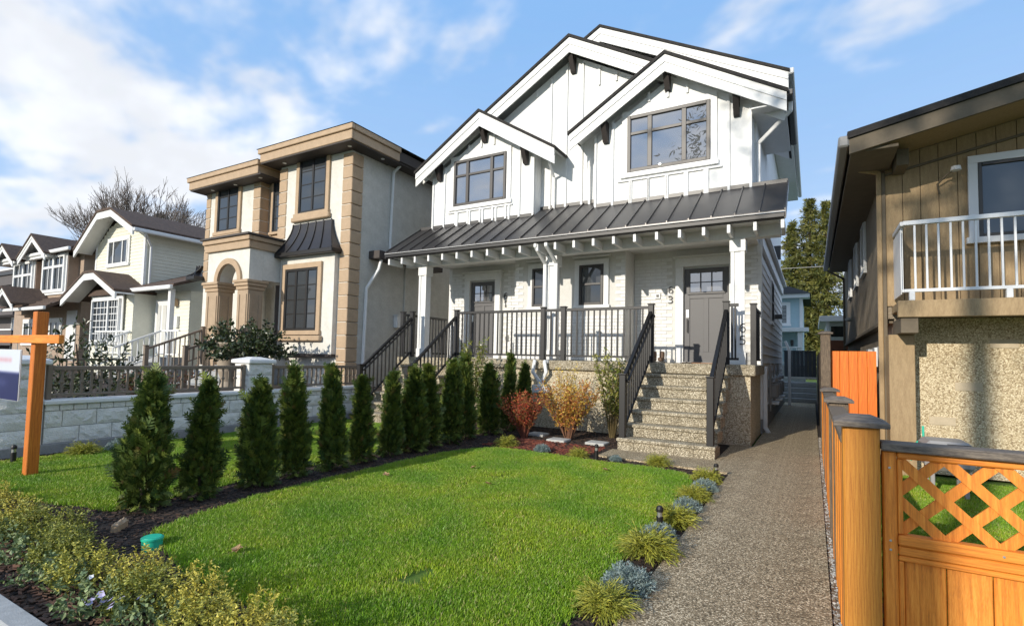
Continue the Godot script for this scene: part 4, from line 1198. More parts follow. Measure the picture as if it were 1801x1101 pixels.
func alley_buildings() -> void:
	var b := thing("blue_house", "pale blue coach house with white trim seen at the end of the side path", "house", Vector3(-1.9, 0, -33.0))
	var T: Material = mat.white_trim
	box(b, "body", Vector3(-4.5, 0.0, -36.0), Vector3(-0.42, 4.75, -30.0), mat.pale_blue)
	box(b, "porch_roof", Vector3(-4.6, 3.02, -30.0), Vector3(-0.15, 3.22, -29.0), T)
	box(b, "corner_post", Vector3(-0.62, 1.3, -29.3), Vector3(-0.42, 3.02, -29.1), T)
	box(b, "fascia", Vector3(-4.7, 4.752, -30.5), Vector3(-0.1, 4.95, -29.6), T)
	hip(b, "roof", -4.8, -0.05, -29.5, -36.4, 4.952, 0.9, 1.8, mat.shingle)
	window_unit(b, Vector3(-1.32, 3.95, -29.99), 0.5, 1.0, {"frame": T, "fw": 0.06, "trim": 0.12, "glass": mat.glass, "slats": true})
	box(b, "corner_board", Vector3(-0.55, 3.2, -30.0), Vector3(-0.40, 4.75, -29.96), T)
	guard(b, Vector3(-3.0, 1.4, -29.1), Vector3(-0.45, 1.4, -29.1), 0.85, T, 0.2, 0.03)
	box(b, "porch_floor", Vector3(-4.5, 0.0, -30.0), Vector3(-0.3, 1.38, -29.0), mat.concrete)
	var bl := box(b, "hanging_lamp", Vector3(-0.95, 2.35, -29.95), Vector3(-0.82, 2.65, -29.85), mat.charcoal)
	bl.set_meta("label", "dark porch lamp")
	var g := thing("alley_gate", "dark slate board gate above concrete steps at the end of the path", "gate", Vector3(-0.5, 0.55, -24.0))
	for i in 8: box(g, "board", Vector3(-1.0 + i * 0.14, 0.93, -24.0), Vector3(-1.0 + i * 0.14 + 0.136, 1.93, -23.96), mat.slate_dark)
	box(g, "top_rail", Vector3(-1.02, 1.932, -24.02), Vector3(0.12, 1.98, -23.93), mat.slate_dark)
	box(g, "bottom_rail", Vector3(-1.02, 0.86, -24.02), Vector3(0.12, 0.928, -23.93), mat.steel)
	var s := thing("concrete_steps", "low grey concrete steps at the end of the side path", "steps", Vector3(-0.5, 0.0, -22.5))
	for k in 4: box(s, "step", Vector3(-1.05, 0.0 if k == 0 else 0.18 * k + 0.002, -24.6), Vector3(0.12, 0.18 * (k + 1), -22.0 - 0.36 * k), mat.grey_block, 0.015)
	var w := thing("white_annex", "white annex with a flat canopy and red brick base behind the brown house", "building", Vector3(0.9, 0, -24.0))
	box(w, "brick_base", Vector3(0.42, 0.0, -27.0), Vector3(3.0, 2.35, -23.0), mat.brick_red)
	box(w, "wall", Vector3(0.45, 2.352, -27.0), Vector3(3.0, 3.0, -23.02), T)
	window_unit(w, Vector3(0.82, 2.68, -23.01), 0.55, 0.5, {"frame": T, "fw": 0.05, "glass": mat.glass_dark})
	box(w, "canopy", Vector3(0.22, 3.002, -27.2), Vector3(3.2, 3.2, -22.0), T)
	box(w, "post", Vector3(0.44, 0.0, -22.3), Vector3(0.52, 3.0, -22.2), T)

# ------------------------------------------------------------------ ground
var lawn_right := [Vector2(-4.45, -2.15), Vector2(-4.60, -2.6), Vector2(-4.72, -3.3), Vector2(-4.75, -4.2), Vector2(-4.74, -5.3), Vector2(-4.66, -6.2), Vector2(-4.45, -6.85), Vector2(-4.15, -7.05), Vector2(-3.5, -7.0), Vector2(-2.7, -6.93), Vector2(-1.9, -6.95), Vector2(-1.42, -6.85), Vector2(-1.30, -6.3), Vector2(-1.25, -5.0), Vector2(-1.24, -3.6), Vector2(-1.20, -2.6), Vector2(-1.3, -1.9), Vector2(-2.4, -1.80), Vector2(-3.1, -1.85), Vector2(-3.9, -2.0)]
var lawn_left := [Vector2(-8.6, -1.95), Vector2(-6.5, -1.98), Vector2(-5.35, -2.25), Vector2(-5.45, -3.0), Vector2(-5.55, -4.5), Vector2(-5.6, -6.0), Vector2(-5.6, -8.0), Vector2(-6.8, -8.0), Vector2(-8.65, -8.0), Vector2(-8.72, -4.0)]
var lawn_next := [Vector2(0.36, -8.5), Vector2(0.36, -3.05), Vector2(3.6, -3.05), Vector2(3.6, -8.5)]

func make_ground() -> void:
	struct("ground", patch_mesh([Vector2(-260, -320), Vector2(260, -320), Vector2(260, 120), Vector2(-260, 120)], -0.03, 0.01), mat.turf)
	struct("garden_bed", patch_mesh([Vector2(-8.95, -1.10), Vector2(-0.96, -1.10), Vector2(-0.96, -9.84), Vector2(-8.95, -9.84)], 0.0, 0.02), mat.soil)
	struct("lawn", patch_mesh(lawn_right, 0.012, 0.02), mat.turf)
	struct("lawn", patch_mesh(lawn_left, 0.012, 0.02), mat.turf)
	struct("lawn", patch_mesh(lawn_next, 0.004, 0.02), mat.turf)
	struct("path", patch_mesh([Vector2(-0.95, -1.104), Vector2(0.06, -1.104), Vector2(0.06, -23.0), Vector2(-0.9, -23.0), Vector2(-0.9, -9.79), Vector2(-1.24, -9.79), Vector2(-1.24, -8.06), Vector2(-2.78, -8.06), Vector2(-2.78, -7.40), Vector2(-0.95, -7.25)], 0.025, 0.05), mat.aggregate)
	struct("gravel_strip", patch_mesh([Vector2(0.062, -1.2), Vector2(0.34, -1.2), Vector2(0.34, -23.0), Vector2(0.062, -23.0)], 0.0, 0.02), mat.soil)
	struct("sidewalk", patch_mesh([Vector2(-90, -1.10), Vector2(40, -1.10), Vector2(40, 0.9), Vector2(-90, 0.9)], 0.03, 0.06), mat.concrete)
	struct("kerb", box_mesh(Vector3(130, 0.15, 0.12), 0.01), mat.concrete, Vector3(-66, 0.0, -1.04))
	struct("road", patch_mesh([Vector2(-120, 3.2), Vector2(60, 3.2), Vector2(60, 11.5), Vector2(-120, 11.5)], -0.02, 0.03), mat.asphalt)
	struct("raised_yard", box_mesh(Vector3(60, 0.62, 24.0), 0.02), mat.soil, Vector3(-39.16, 0.24, -14.5))

func rough_block(s: Vector3, seed_: int) -> ArrayMesh:
	# split-face block, its broken face towards +x
	var r := RandomNumberGenerator.new()
	r.seed = seed_
	var st := begin()
	var ny := 4
	var nz := 6
	var g := []
	for j in ny + 1:
		var row := []
		for i in nz + 1:
			var edge := i == 0 or j == 0 or i == nz or j == ny
			row.append(Vector3(s.x / 2 - (0.014 if edge else r.randf_range(-0.012, 0.010)), lerp(-s.y / 2, s.y / 2, float(j) / ny), lerp(-s.z / 2, s.z / 2, float(i) / nz)) + (Vector3.ZERO if edge else Vector3(0, r.randf_range(-0.012, 0.012), r.randf_range(-0.015, 0.015))))
		g.append(row)
	for j in ny:
		for i in nz:
			if r.randf() < 0.5:
				face(st, [g[j][i], g[j][i + 1], g[j + 1][i + 1]], Vector3.RIGHT)
				face(st, [g[j][i], g[j + 1][i + 1], g[j + 1][i]], Vector3.RIGHT)
			else:
				face(st, [g[j][i], g[j][i + 1], g[j + 1][i]], Vector3.RIGHT)
				face(st, [g[j][i + 1], g[j + 1][i + 1], g[j + 1][i]], Vector3.RIGHT)
	var h := s / 2
	var bk := -h.x
	var fx := h.x - 0.014
	for q in [[Vector3(bk, h.y, -h.z), Vector3(fx, h.y, -h.z), Vector3(fx, h.y, h.z), Vector3(bk, h.y, h.z), Vector3.UP], [Vector3(bk, -h.y, -h.z), Vector3(fx, -h.y, -h.z), Vector3(fx, -h.y, h.z), Vector3(bk, -h.y, h.z), Vector3.DOWN], [Vector3(bk, -h.y, h.z), Vector3(fx, -h.y, h.z), Vector3(fx, h.y, h.z), Vector3(bk, h.y, h.z), Vector3.BACK], [Vector3(bk, -h.y, -h.z), Vector3(fx, -h.y, -h.z), Vector3(fx, h.y, -h.z), Vector3(bk, h.y, -h.z), Vector3.FORWARD]]:
		face(st, [q[0], q[1], q[2], q[3]], q[4])
	return st.commit()

func stone_wall() -> void:
	var w := thing("stone_wall", "white painted split-face block wall with pillars below the taupe fence panels", "wall", Vector3(-9.05, 0, -5.6))
	var P: Material = mat.block_paint
	box(w, "core", Vector3(-9.16, 0.0, -8.78), Vector3(-8.975, 0.655, -2.5), mat.grey_block)
	box(w, "footing", Vector3(-9.16, 0.0, -8.80), Vector3(-8.90, 0.13, -2.42), mat.grey_block)
	var var_ := []
	for k in 6: var_.append(rough_block(Vector3(0.10, 0.212, 0.392), 100 + k))
	var half := [rough_block(Vector3(0.10, 0.212, 0.192), 120), rough_block(Vector3(0.10, 0.212, 0.192), 121)]
	for row in 2:
		var z: float = -2.92 - (0.2 if row else 0.0)
		if row: mi(w, "block", half[0], P, Vector3(-8.99, 0.24 + 0.22 * row, -2.92 - 0.1))
		while z > -8.7:
			if not (z < -5.75 and z > -6.30):
				mi(w, "block", var_[rng.randi() % 6], P, Vector3(-8.99, 0.24 + 0.22 * row, z - 0.2))
			z -= 0.4
	var z2 := -2.92
	while z2 > -8.7:
		box(w, "small_block", Vector3(-9.0, 0.572, z2 - 0.155), Vector3(-8.945 + rng.randf() * 0.006, 0.655, z2 - 0.003), P, 0.008)
		z2 -= 0.16
	for q in [[-2.9, -5.84], [-6.34, -8.78]]: box(w, "coping", Vector3(-9.20, 0.657, q[1]), Vector3(-8.90, 0.72, q[0]), mat.white_trim, 0.012)
	# pillars
	for q in [[-2.44, -2.90, 1.20], [-5.85, -6.32, 1.22]]:
		box(w, "pillar_core", Vector3(-9.36, 0.0, q[1] + 0.02), Vector3(-8.95, q[2], q[0] - 0.02), P)
		var y := 0.13
		var k := 0
		while y + 0.2 < q[2] + 0.02:
			var hgt: float = min(0.212, q[2] - y)
			mi(w, "pillar_block", rough_block(Vector3(0.10, hgt, abs(q[1] - q[0]) - 0.01), 140 + k), P, Vector3(-8.965, y + hgt / 2, (q[0] + q[1]) / 2))
			var f := mi(w, "pillar_block", rough_block(Vector3(0.10, hgt, 0.43), 160 + k), P, Vector3(-9.15, y + hgt / 2, q[0] - 0.03))
			f.rotation.y = -PI / 2
			y += 0.22
			k += 1
		var c := box(w, "pillar_cap", Vector3(-9.44, q[2], q[1] - 0.05), Vector3(-8.87, q[2] + 0.07, q[0] + 0.05), mat.white_trim, 0.015)
		hip(c, "cap_slope", -9.43, -8.88, q[0] + 0.04, q[1] - 0.04, q[2] + 0.071, 0.05, 0.2, mat.white_trim)
	# taupe metal fence panels stand on the wall
	for q in [[-2.94, -5.82, "taupe picket panel nearer the sign post, on the white block wall"], [-6.36, -8.74, "taupe picket panel beside the porch stairs, on the white block wall"]]:
		var f := thing("picket_fence", q[2], "fence", Vector3(-9.03, 0.722, (q[0] + q[1]) / 2), "taupe fence panels on the wall")
		var M: Material = mat.fence_taupe
		for z in [q[0] - 0.03, q[1] + 0.03]: box(f, "post", Vector3(-9.065, 0.722, z - 0.03), Vector3(-8.995, 1.20, z + 0.03), M)
		box(f, "top_rail", Vector3(-9.06, 1.12, q[1] + 0.062), Vector3(-9.0, 1.18, q[0] - 0.062), M)
		box(f, "bottom_rail", Vector3(-9.055, 0.765, q[1] + 0.062), Vector3(-9.005, 0.80, q[0] - 0.062), M)
		var n := int((q[0] - q[1] - 0.12) / 0.112)
		for i in range(1, n):
			var z: float = lerp(q[0] - 0.06, q[1] + 0.06, float(i) / n)
			var pk := box(f, "picket", Vector3(-9.045, 0.80, z - 0.014), Vector3(-9.015, 1.12, z + 0.014), M, 0.003)
			if i % 2: box(pk, "collar", Vector3(-9.055, 0.94, z - 0.024), Vector3(-9.005, 0.975, z + 0.024), M)
	# a second low fence between the two far yards
	var g := thing("low_fence", "low taupe picket fence along the far side of the beige house yard", "fence", Vector3(-15.6, 0.55, -5.0))
	bar(g, "top_rail", Vector3(-15.6, 1.16, -3.2), Vector3(-15.6, 1.16, -6.8), 0.05, 0.05, mat.fence_taupe)
	bar(g, "bottom_rail", Vector3(-15.6, 0.66, -3.2), Vector3(-15.6, 0.66, -6.8), 0.04, 0.04, mat.fence_taupe)
	for i in 27: box(g, "picket", Vector3(-15.615, 0.55, -3.2 - i * 0.135 - 0.015), Vector3(-15.585, 1.14, -3.2 - i * 0.135 + 0.015), mat.fence_taupe, 0.003)

# ------------------------------------------------------------------ timber fence and gate on the right
func timber_post(label: String, x: float, z: float, h: float, m: Material) -> void:
	var p := thing("fence_post", label, "fence post", Vector3(x, 0, z), "timber fence posts")
	box(p, "post", Vector3(x - 0.07, -0.02, z - 0.07), Vector3(x + 0.07, h, z + 0.07), m, 0.008)
	var st := begin()
	# square cap: a flat board with bevelled slopes to a small flat top
	var rings := [[0.104, 0.0], [0.106, 0.003], [0.106, 0.021], [0.103, 0.024], [0.045, 0.050]]
	var ring := func(k: int) -> Array:
		var a: float = rings[k][0]
		var y: float = rings[k][1]
		return [Vector3(-a, y, a), Vector3(a, y, a), Vector3(a, y, -a), Vector3(-a, y, -a)]
	for k in 4:
		var lo: Array = ring.call(k)
		var up: Array = ring.call(k + 1)
		for i in 4: face(st, [lo[i], lo[(i + 1) % 4], up[(i + 1) % 4], up[i]], (lo[i] + lo[(i + 1) % 4]) * Vector3(1, 0, 1) + Vector3(0, 0.01, 0))
	face(st, ring.call(4), Vector3.UP)
	face(st, ring.call(0), Vector3.DOWN)
	mi(p, "cap", st.commit(), mat.weathered, Vector3(x, h, z))

func side_fence() -> void:
	timber_post("square cedar post with weathered cap where the lattice gate meets the side fence", 0.165, -2.9, 1.155, mat.post_wood)
	timber_post("squat cedar post with weathered cap, second along the side fence from the gate", 0.165, -5.2, 1.12, mat.weathered_upright)
	timber_post("small cedar post with weathered cap, third along the side fence from the gate", 0.165, -7.7, 1.10, mat.weathered_upright)
	timber_post("tall grey weathered post where the orange board fence begins", 0.165, -9.9, 1.93, mat.weathered_upright)
	var f := thing("board_fence", "cedar board fence running along the aggregate path", "fence", Vector3(0.13, 0, -6.4))
	for q in [[-2.98, -5.12], [-5.28, -7.62], [-7.78, -9.82]]:
		var z: float = q[0]
		var k := 0
		while z - 0.13 > q[1]:
			var off := 0.0 if k % 2 else 0.03
			box(f, "board", Vector3(0.10 + off, 0.03, z - 0.145), Vector3(0.122 + off, 1.03 + rng.randf() * 0.02, z), [mat.cedar, mat.cedar_pale, mat.cedar_deep, mat.cedar, mat.weathered_upright][rng.randi() % 5], 0.004)
			z -= 0.137
			k += 1
		for y in [0.25, 0.85]: bar(f, "rail", Vector3(0.175, y, q[0]), Vector3(0.175, y, q[1]), 0.04, 0.09, mat.cedar)
		bar(f, "top_board", Vector3(0.145, 1.075, q[0]), Vector3(0.145, 1.075, q[1]), 0.11, 0.035, mat.weathered_upright)
	var g := thing("tall_fence", "tall dark board fence along the far half of the side path", "fence", Vector3(0.15, 0, -16))
	for i in 60: box(g, "board", Vector3(0.12, 0.02, -10.0 - i * 0.2 - 0.196), Vector3(0.145, 1.72, -10.0 - i * 0.2), mat.weathered_upright, 0.004)
	# orange fence across to the neighbour's wall
	var o := thing("orange_fence", "orange stained board fence between the tall grey post and the brown house", "fence", Vector3(0.52, 0, -9.95))
	for i in 5: box(o, "board", Vector3(0.24 + i * 0.122, 0.02, -9.98), Vector3(0.24 + i * 0.122 + 0.119, 1.66, -9.95), mat.cedar_red, 0.004)
	box(o, "rail", Vector3(0.24, 1.55, -10.02), Vector3(0.85, 1.62, -9.982), mat.cedar_red)
	# gate with lattice
	var t := thing("lattice_gate", "orange cedar gate with a lattice panel under a weathered top rail", "gate", Vector3(0.95, 0, -2.9))
	var x0 := 0.245
	var x1 := 1.62
	var zf := -2.86
	var C: Material = mat.cedar
	var CA: Material = mat.cedar_across
	box(t, "top_rail", Vector3(x0 - 0.005, 1.055, zf - 0.09), Vector3(x1, 1.092, zf + 0.03), mat.weathered, 0.005)
	for x in [x0, x1 - 0.052]: box(t, "stile", Vector3(x, 0.03, zf - 0.06), Vector3(x + 0.052, 1.053, zf), C)
	box(t, "rail", Vector3(x0 + 0.054, 1.022, zf - 0.055), Vector3(x1 - 0.054, 1.052, zf - 0.003), CA)
	box(t, "rail", Vector3(x0 + 0.054, 0.645, zf - 0.055), Vector3(x1 - 0.054, 0.69, zf + 0.008), CA)
	box(t, "rail", Vector3(x0 + 0.054, 0.60, zf - 0.055), Vector3(x1 - 0.054, 0.643, zf - 0.004), CA)
	box(t, "rail", Vector3(x0 + 0.054, 0.05, zf - 0.055), Vector3(x1 - 0.054, 0.14, zf - 0.004), CA)
	for x in [x0 + 0.054, x1 - 0.074]: box(t, "lattice_stop", Vector3(x, 0.692, zf - 0.03), Vector3(x + 0.02, 1.02, zf - 0.006), C)
	box(t, "panel_stop", Vector3(x0 + 0.054, 0.575, zf - 0.03), Vector3(x1 - 0.054, 0.598, zf - 0.008), CA)
	box(t, "panel_stop", Vector3(x0 + 0.054, 0.142, zf - 0.03), Vector3(x0 + 0.074, 0.573, zf - 0.008), C)
	# lattice strips cut to the panel
	var lo := Vector2(x0 + 0.056, 0.69)
	var hi := Vector2(x1 - 0.056, 1.022)
	for dirn in [1.0, -1.0]:
		var k := -6
		while k < 24:
			var c0: float = lo.x + k * 0.178
			var a := Vector2(c0, lo.y) if dirn > 0 else Vector2(c0, hi.y)
			var b := a + Vector2(hi.y - lo.y, (hi.y - lo.y) * dirn)
			var strip := PackedVector2Array()
			var nrm := Vector2(-(b - a).y, (b - a).x).normalized() * 0.0215
			var ext := (b - a).normalized() * 0.1
			for q in [a - ext + nrm, b + ext + nrm, b + ext - nrm, a - ext - nrm]: strip.append(q)
			var frame := PackedVector2Array([lo, Vector2(hi.x, lo.y), hi, Vector2(lo.x, hi.y)])
			for poly in Geometry2D.intersect_polygons(strip, frame):
				var zz := zf - 0.030 if dirn > 0 else zf - 0.020
				prism(t, "lattice_strip", Array(poly), zz, zz - 0.009, mat.cedar)
			k += 1
	for q in [[x0 + 0.026, 0.98], [x0 + 0.026, 0.66], [x0 + 0.026, 0.62], [x0 + 0.026, 0.10], [x0 + 0.4, 0.667], [x0 + 0.75, 0.667]]:
		var sc := lathe_part(t, "screw", [Vector2(0.0055, 0.0), Vector2(0.005, 0.0015), Vector2(0.0, 0.002)], mat.steel, Vector3(q[0], q[1], zf + (0.008 if q[1] == 0.667 else 0.0)), 8)
		sc.rotation.x = PI / 2
	var x := x0 + 0.076
	while x < x1 - 0.1:
		box(t, "board", Vector3(x, 0.14, zf - 0.05), Vector3(min(x + 0.146, x1 - 0.054), 0.598, zf - 0.032), [mat.cedar, mat.cedar_pale, mat.cedar_deep][rng.randi() % 3])
		x += 0.15
	timber_post("square cedar post with weathered cap on the hinge side of the lattice gate", 1.71, -2.9, 1.155, mat.post_wood)

# ------------------------------------------------------------------ leaves
func leaf(st: SurfaceTool, p: Vector3, d: Vector3, s: Vector3, ln: float, wd: float, col: Color, fold := 0.15) -> void:
	var n := s.cross(d).normalized()
	var m := p + d * ln * 0.45
	var l := m + s * wd * 0.5 + n * wd * fold
	var r := m - s * wd * 0.5 + n * wd * fold
	var t := p + d * ln
	for q in [[p, t, l, (n - s * fold * 2.0).normalized()], [p, r, t, (n + s * fold * 2.0).normalized()]]:
		st.set_color(col)
		st.set_normal(q[3])
		st.add_vertex(q[0])
		st.set_color(col)
		st.set_normal(q[3])
		st.add_vertex(q[1])
		st.set_color(col)
		st.set_normal(q[3])
		st.add_vertex(q[2])

func rdir(r: RandomNumberGenerator) -> Vector3:
	var z := r.randf_range(-1, 1)
	var a := r.randf_range(0, TAU)
	var q := sqrt(1 - z * z)
	return Vector3(q * cos(a), z, q * sin(a))

func side_of(d: Vector3, r: RandomNumberGenerator) -> Vector3:
	var s := d.cross(rdir(r))
	if s.length() < 0.05: s = d.cross(Vector3.RIGHT)
	return s.normalized()

func tint(r: RandomNumberGenerator, a: Color, b: Color) -> Color:
	var c := a.lerp(b, r.randf())
	return c * r.randf_range(0.8, 1.2)

# flat spray of scale leaves (cedar): a spine with leaflets both sides
func spray(st: SurfaceTool, r: RandomNumberGenerator, p: Vector3, d: Vector3, ln: float, a: Color, b: Color) -> void:
	var s := side_of(d, r)
	var col := tint(r, a, b)
	leaf(st, p, d, s, ln, ln * 0.16, col, 0.05)
	for k in 4:
		var t := 0.12 + 0.20 * k
		for e: float in [-1.0, 1.0]:
			var dd := (d * 0.8 + s * e * 0.75 + rdir(r) * 0.15).normalized()
			leaf(st, p + d * ln * t, dd, d.cross(s).cross(dd).normalized(), ln * (0.55 - 0.10 * k), ln * 0.11, col * r.randf_range(0.85, 1.15), 0.05)

func cedar_mesh(seed_: int, h: float, rad: float, n: int) -> ArrayMesh:
	var r := RandomNumberGenerator.new()
	r.seed = seed_
	var st := begin()
	var lobes := []
	for k in 7: lobes.append([r.randf_range(0, TAU), r.randf_range(0.05, 0.85), r.randf_range(-0.28, 0.34)])
	for i in n:
		var t := pow(r.randf(), 0.85)
		var y := 0.03 + t * (h - 0.10)
		var prof := pow(1.0 - t, 0.5) * (0.74 + 0.26 * smoothstep(0.0, 0.25, t)) * 1.05
		var a := r.randf_range(0, TAU)
		var bump := 1.0
		for q in lobes: bump += q[2] * max(0.0, cos(a - q[0])) * exp(-pow((t - q[1]) * 6.0, 2)) - 0.015
		var q2 := sqrt(r.randf_range(0.05, 1.0))
		var rr := rad * prof * bump * q2
		var out := Vector3(cos(a), 0, sin(a))
		var d := (out * r.randf_range(0.25, 0.9) + Vector3.UP * r.randf_range(0.5, 1.2) + rdir(r) * 0.35).normalized()
		if t < 0.12 and r.randf() < 0.5: d = (out + Vector3.DOWN * r.randf_range(0.0, 0.5)).normalized()
		spray(st, r, out * max(0.0, rr - 0.03) + Vector3(0, y, 0), d, r.randf_range(0.055, 0.115) * (1.7 if r.randf() < 0.06 else 1.0), Color(0.16, 0.09, 0.035) if r.randf() < 0.03 else Color(0.028, 0.066, 0.012), Color(0.140, 0.175, 0.024))
	for k in 3: spray(st, r, Vector3(r.randf_range(-0.03, 0.03), h - 0.12 - 0.03 * k, r.randf_range(-0.03, 0.03)), Vector3(r.randf_range(-0.15, 0.15), 1, r.randf_range(-0.15, 0.15)).normalized(), 0.14, Color(0.10, 0.10, 0.02), Color(0.13, 0.12, 0.03))
	return st.commit()

func stem_mesh(pts: Array, r0: float, r1: float, col: Color) -> ArrayMesh:
	var st := begin()
	tube(st, pts, r0, r1, 6, col)
	return st.commit()

func hedge() -> void:
	var zs := [-2.40, -2.92, -3.49, -4.01, -4.53, -5.03, -5.59, -6.05, -6.50, -7.01, -7.52, -8.26, -8.87, -9.40]
	var hs := [1.24, 1.16, 1.15, 1.28, 1.31, 1.16, 1.20, 1.24, 1.31, 1.39, 1.50, 1.32, 1.52, 1.32]
	var sp := ["first cedar of the hedge row, at the lawn corner by the boxwood border", "second cedar of the hedge row, counted from the boxwood border", "third cedar of the hedge row, counted from the boxwood border", "fourth cedar of the hedge row, counted from the boxwood border", "fifth cedar of the hedge row, counted from the boxwood border", "sixth cedar of the hedge row, counted from the boxwood border", "seventh cedar of the hedge row, counted from the boxwood border", "eighth cedar of the hedge row, counted from the boxwood border", "sixth cedar of the hedge row, counted from the porch wall", "fifth cedar of the hedge row, counted from the porch wall", "tall fourth cedar of the hedge row, counted from the porch wall", "third cedar of the hedge row, counted from the porch wall", "slim second cedar of the hedge row, counted from the porch wall", "last slim cedar of the hedge row, against the porch wall"]
	var kinds := []
	for k in 6:
		var t := thing("cedar", sp[k], "conifer", Vector3.ZERO, "cedar hedge row")
		mi(t, "trunk", stem_mesh([Vector3(0, -0.02, 0), Vector3(0.01, 0.5, 0), Vector3(0, 1.05, 0.01)], 0.02, 0.006, Color.WHITE), mat.bark)
		mi(t, "foliage", cedar_mesh(900 + k, 1.25, [0.255, 0.225, 0.245, 0.22, 0.24, 0.215][k], [3000, 2700, 2800, 2600, 2700, 2500][k]), mat.needle)
		kinds.append(t)
	for i in zs.size():
		var at := Vector3(-5.2 + rng.randf_range(-0.05, 0.05), 0, zs[i])
		var w := rng.randf_range(0.92, 1.06) * (0.95 if i > 11 else (1.18 if i > 6 else 1.0))
		var sc := Vector3(w, hs[i] / 1.25, w)
		if i < 6:
			kinds[i].position = at
			kinds[i].rotation.y = rng.randf_range(0, TAU)
			kinds[i].scale = sc
			kinds[i].rotation.x = rng.randf_range(-0.05, 0.05)
			kinds[i].rotation.z = rng.randf_range(-0.05, 0.05)
		else:
			var c := copy(kinds[(i * 5 + 1) % 6], at, rng.randf_range(0, TAU), sc, sp[i])
			c.rotation.x = rng.randf_range(-0.05, 0.05)
			c.rotation.z = rng.randf_range(-0.05, 0.05)

# ------------------------------------------------------------------ trees
func branch(st: SurfaceTool, r: RandomNumberGenerator, p: Vector3, d: Vector3, ln: float, rad: float, lvl: int) -> void:
	var pts := [p]
	var q := p
	var dd := d
	for k in 3:
		dd = (dd + rdir(r) * 0.16 + Vector3.UP * 0.04).normalized()
		q += dd * ln / 3.0
		pts.append(q)
	tube(st, pts, maxf(rad, 0.012), maxf(rad * 0.6, 0.008), 5 if lvl < 2 else 3)
	if lvl >= 6: return
	var n := 3 if lvl != 5 else 4
	for k in n:
		var f := r.randf_range(0.45, 1.0) if k else 1.0
		var o: Vector3 = pts[int(f * 3)] if f < 1.0 else q
		var nd := (dd + rdir(r) * (0.55 if k else 0.25) + Vector3.UP * 0.12).normalized()
		branch(st, r, o, nd, ln * r.randf_range(0.62, 0.82), rad * (0.58 if k else 0.66), lvl + 1)

func conifer(st: SurfaceTool, r: RandomNumberGenerator, h: float, rad: float, y0: float, whorls: int, a: Color, b: Color, dens := 1.0, round_crown := false) -> void:
	for w in whorls:
		var t := (w + r.randf()) / whorls
		var y: float = lerp(y0, h, t)
		var ln: float = rad * (pow(1.0 - t, 0.75) * 0.95 + 0.06) * r.randf_range(0.7, 1.12)
		if round_crown: ln = rad * sqrt(maxf(0.03, 1.0 - pow(2.0 * t - 0.9, 2.0) / 1.21)) * r.randf_range(0.7, 1.1)
		for k in 6:
			var an := r.randf_range(0, TAU)
			var out := Vector3(cos(an), r.randf_range(-0.25, 0.25), sin(an))
			var n := int((5 + ln * 5.0) * dens)
			for i in n:
				var f := (i + r.randf()) / n
				var p := out * ln * f + Vector3(0, y - 0.22 * ln * f * f + r.randf_range(-0.1, 0.1), 0) + rdir(r) * 0.12 * ln
				var d := (out * 0.7 + rdir(r) * 0.8 + Vector3.DOWN * 0.25).normalized()
				var s := side_of(d, r)
				var col := tint(r, a, b)
				for m in 3: leaf(st, p + rdir(r) * 0.12, (d + rdir(r) * 0.6).normalized(), s, r.randf_range(0.25, 0.55), r.randf_range(0.06, 0.14), col, 0.1)

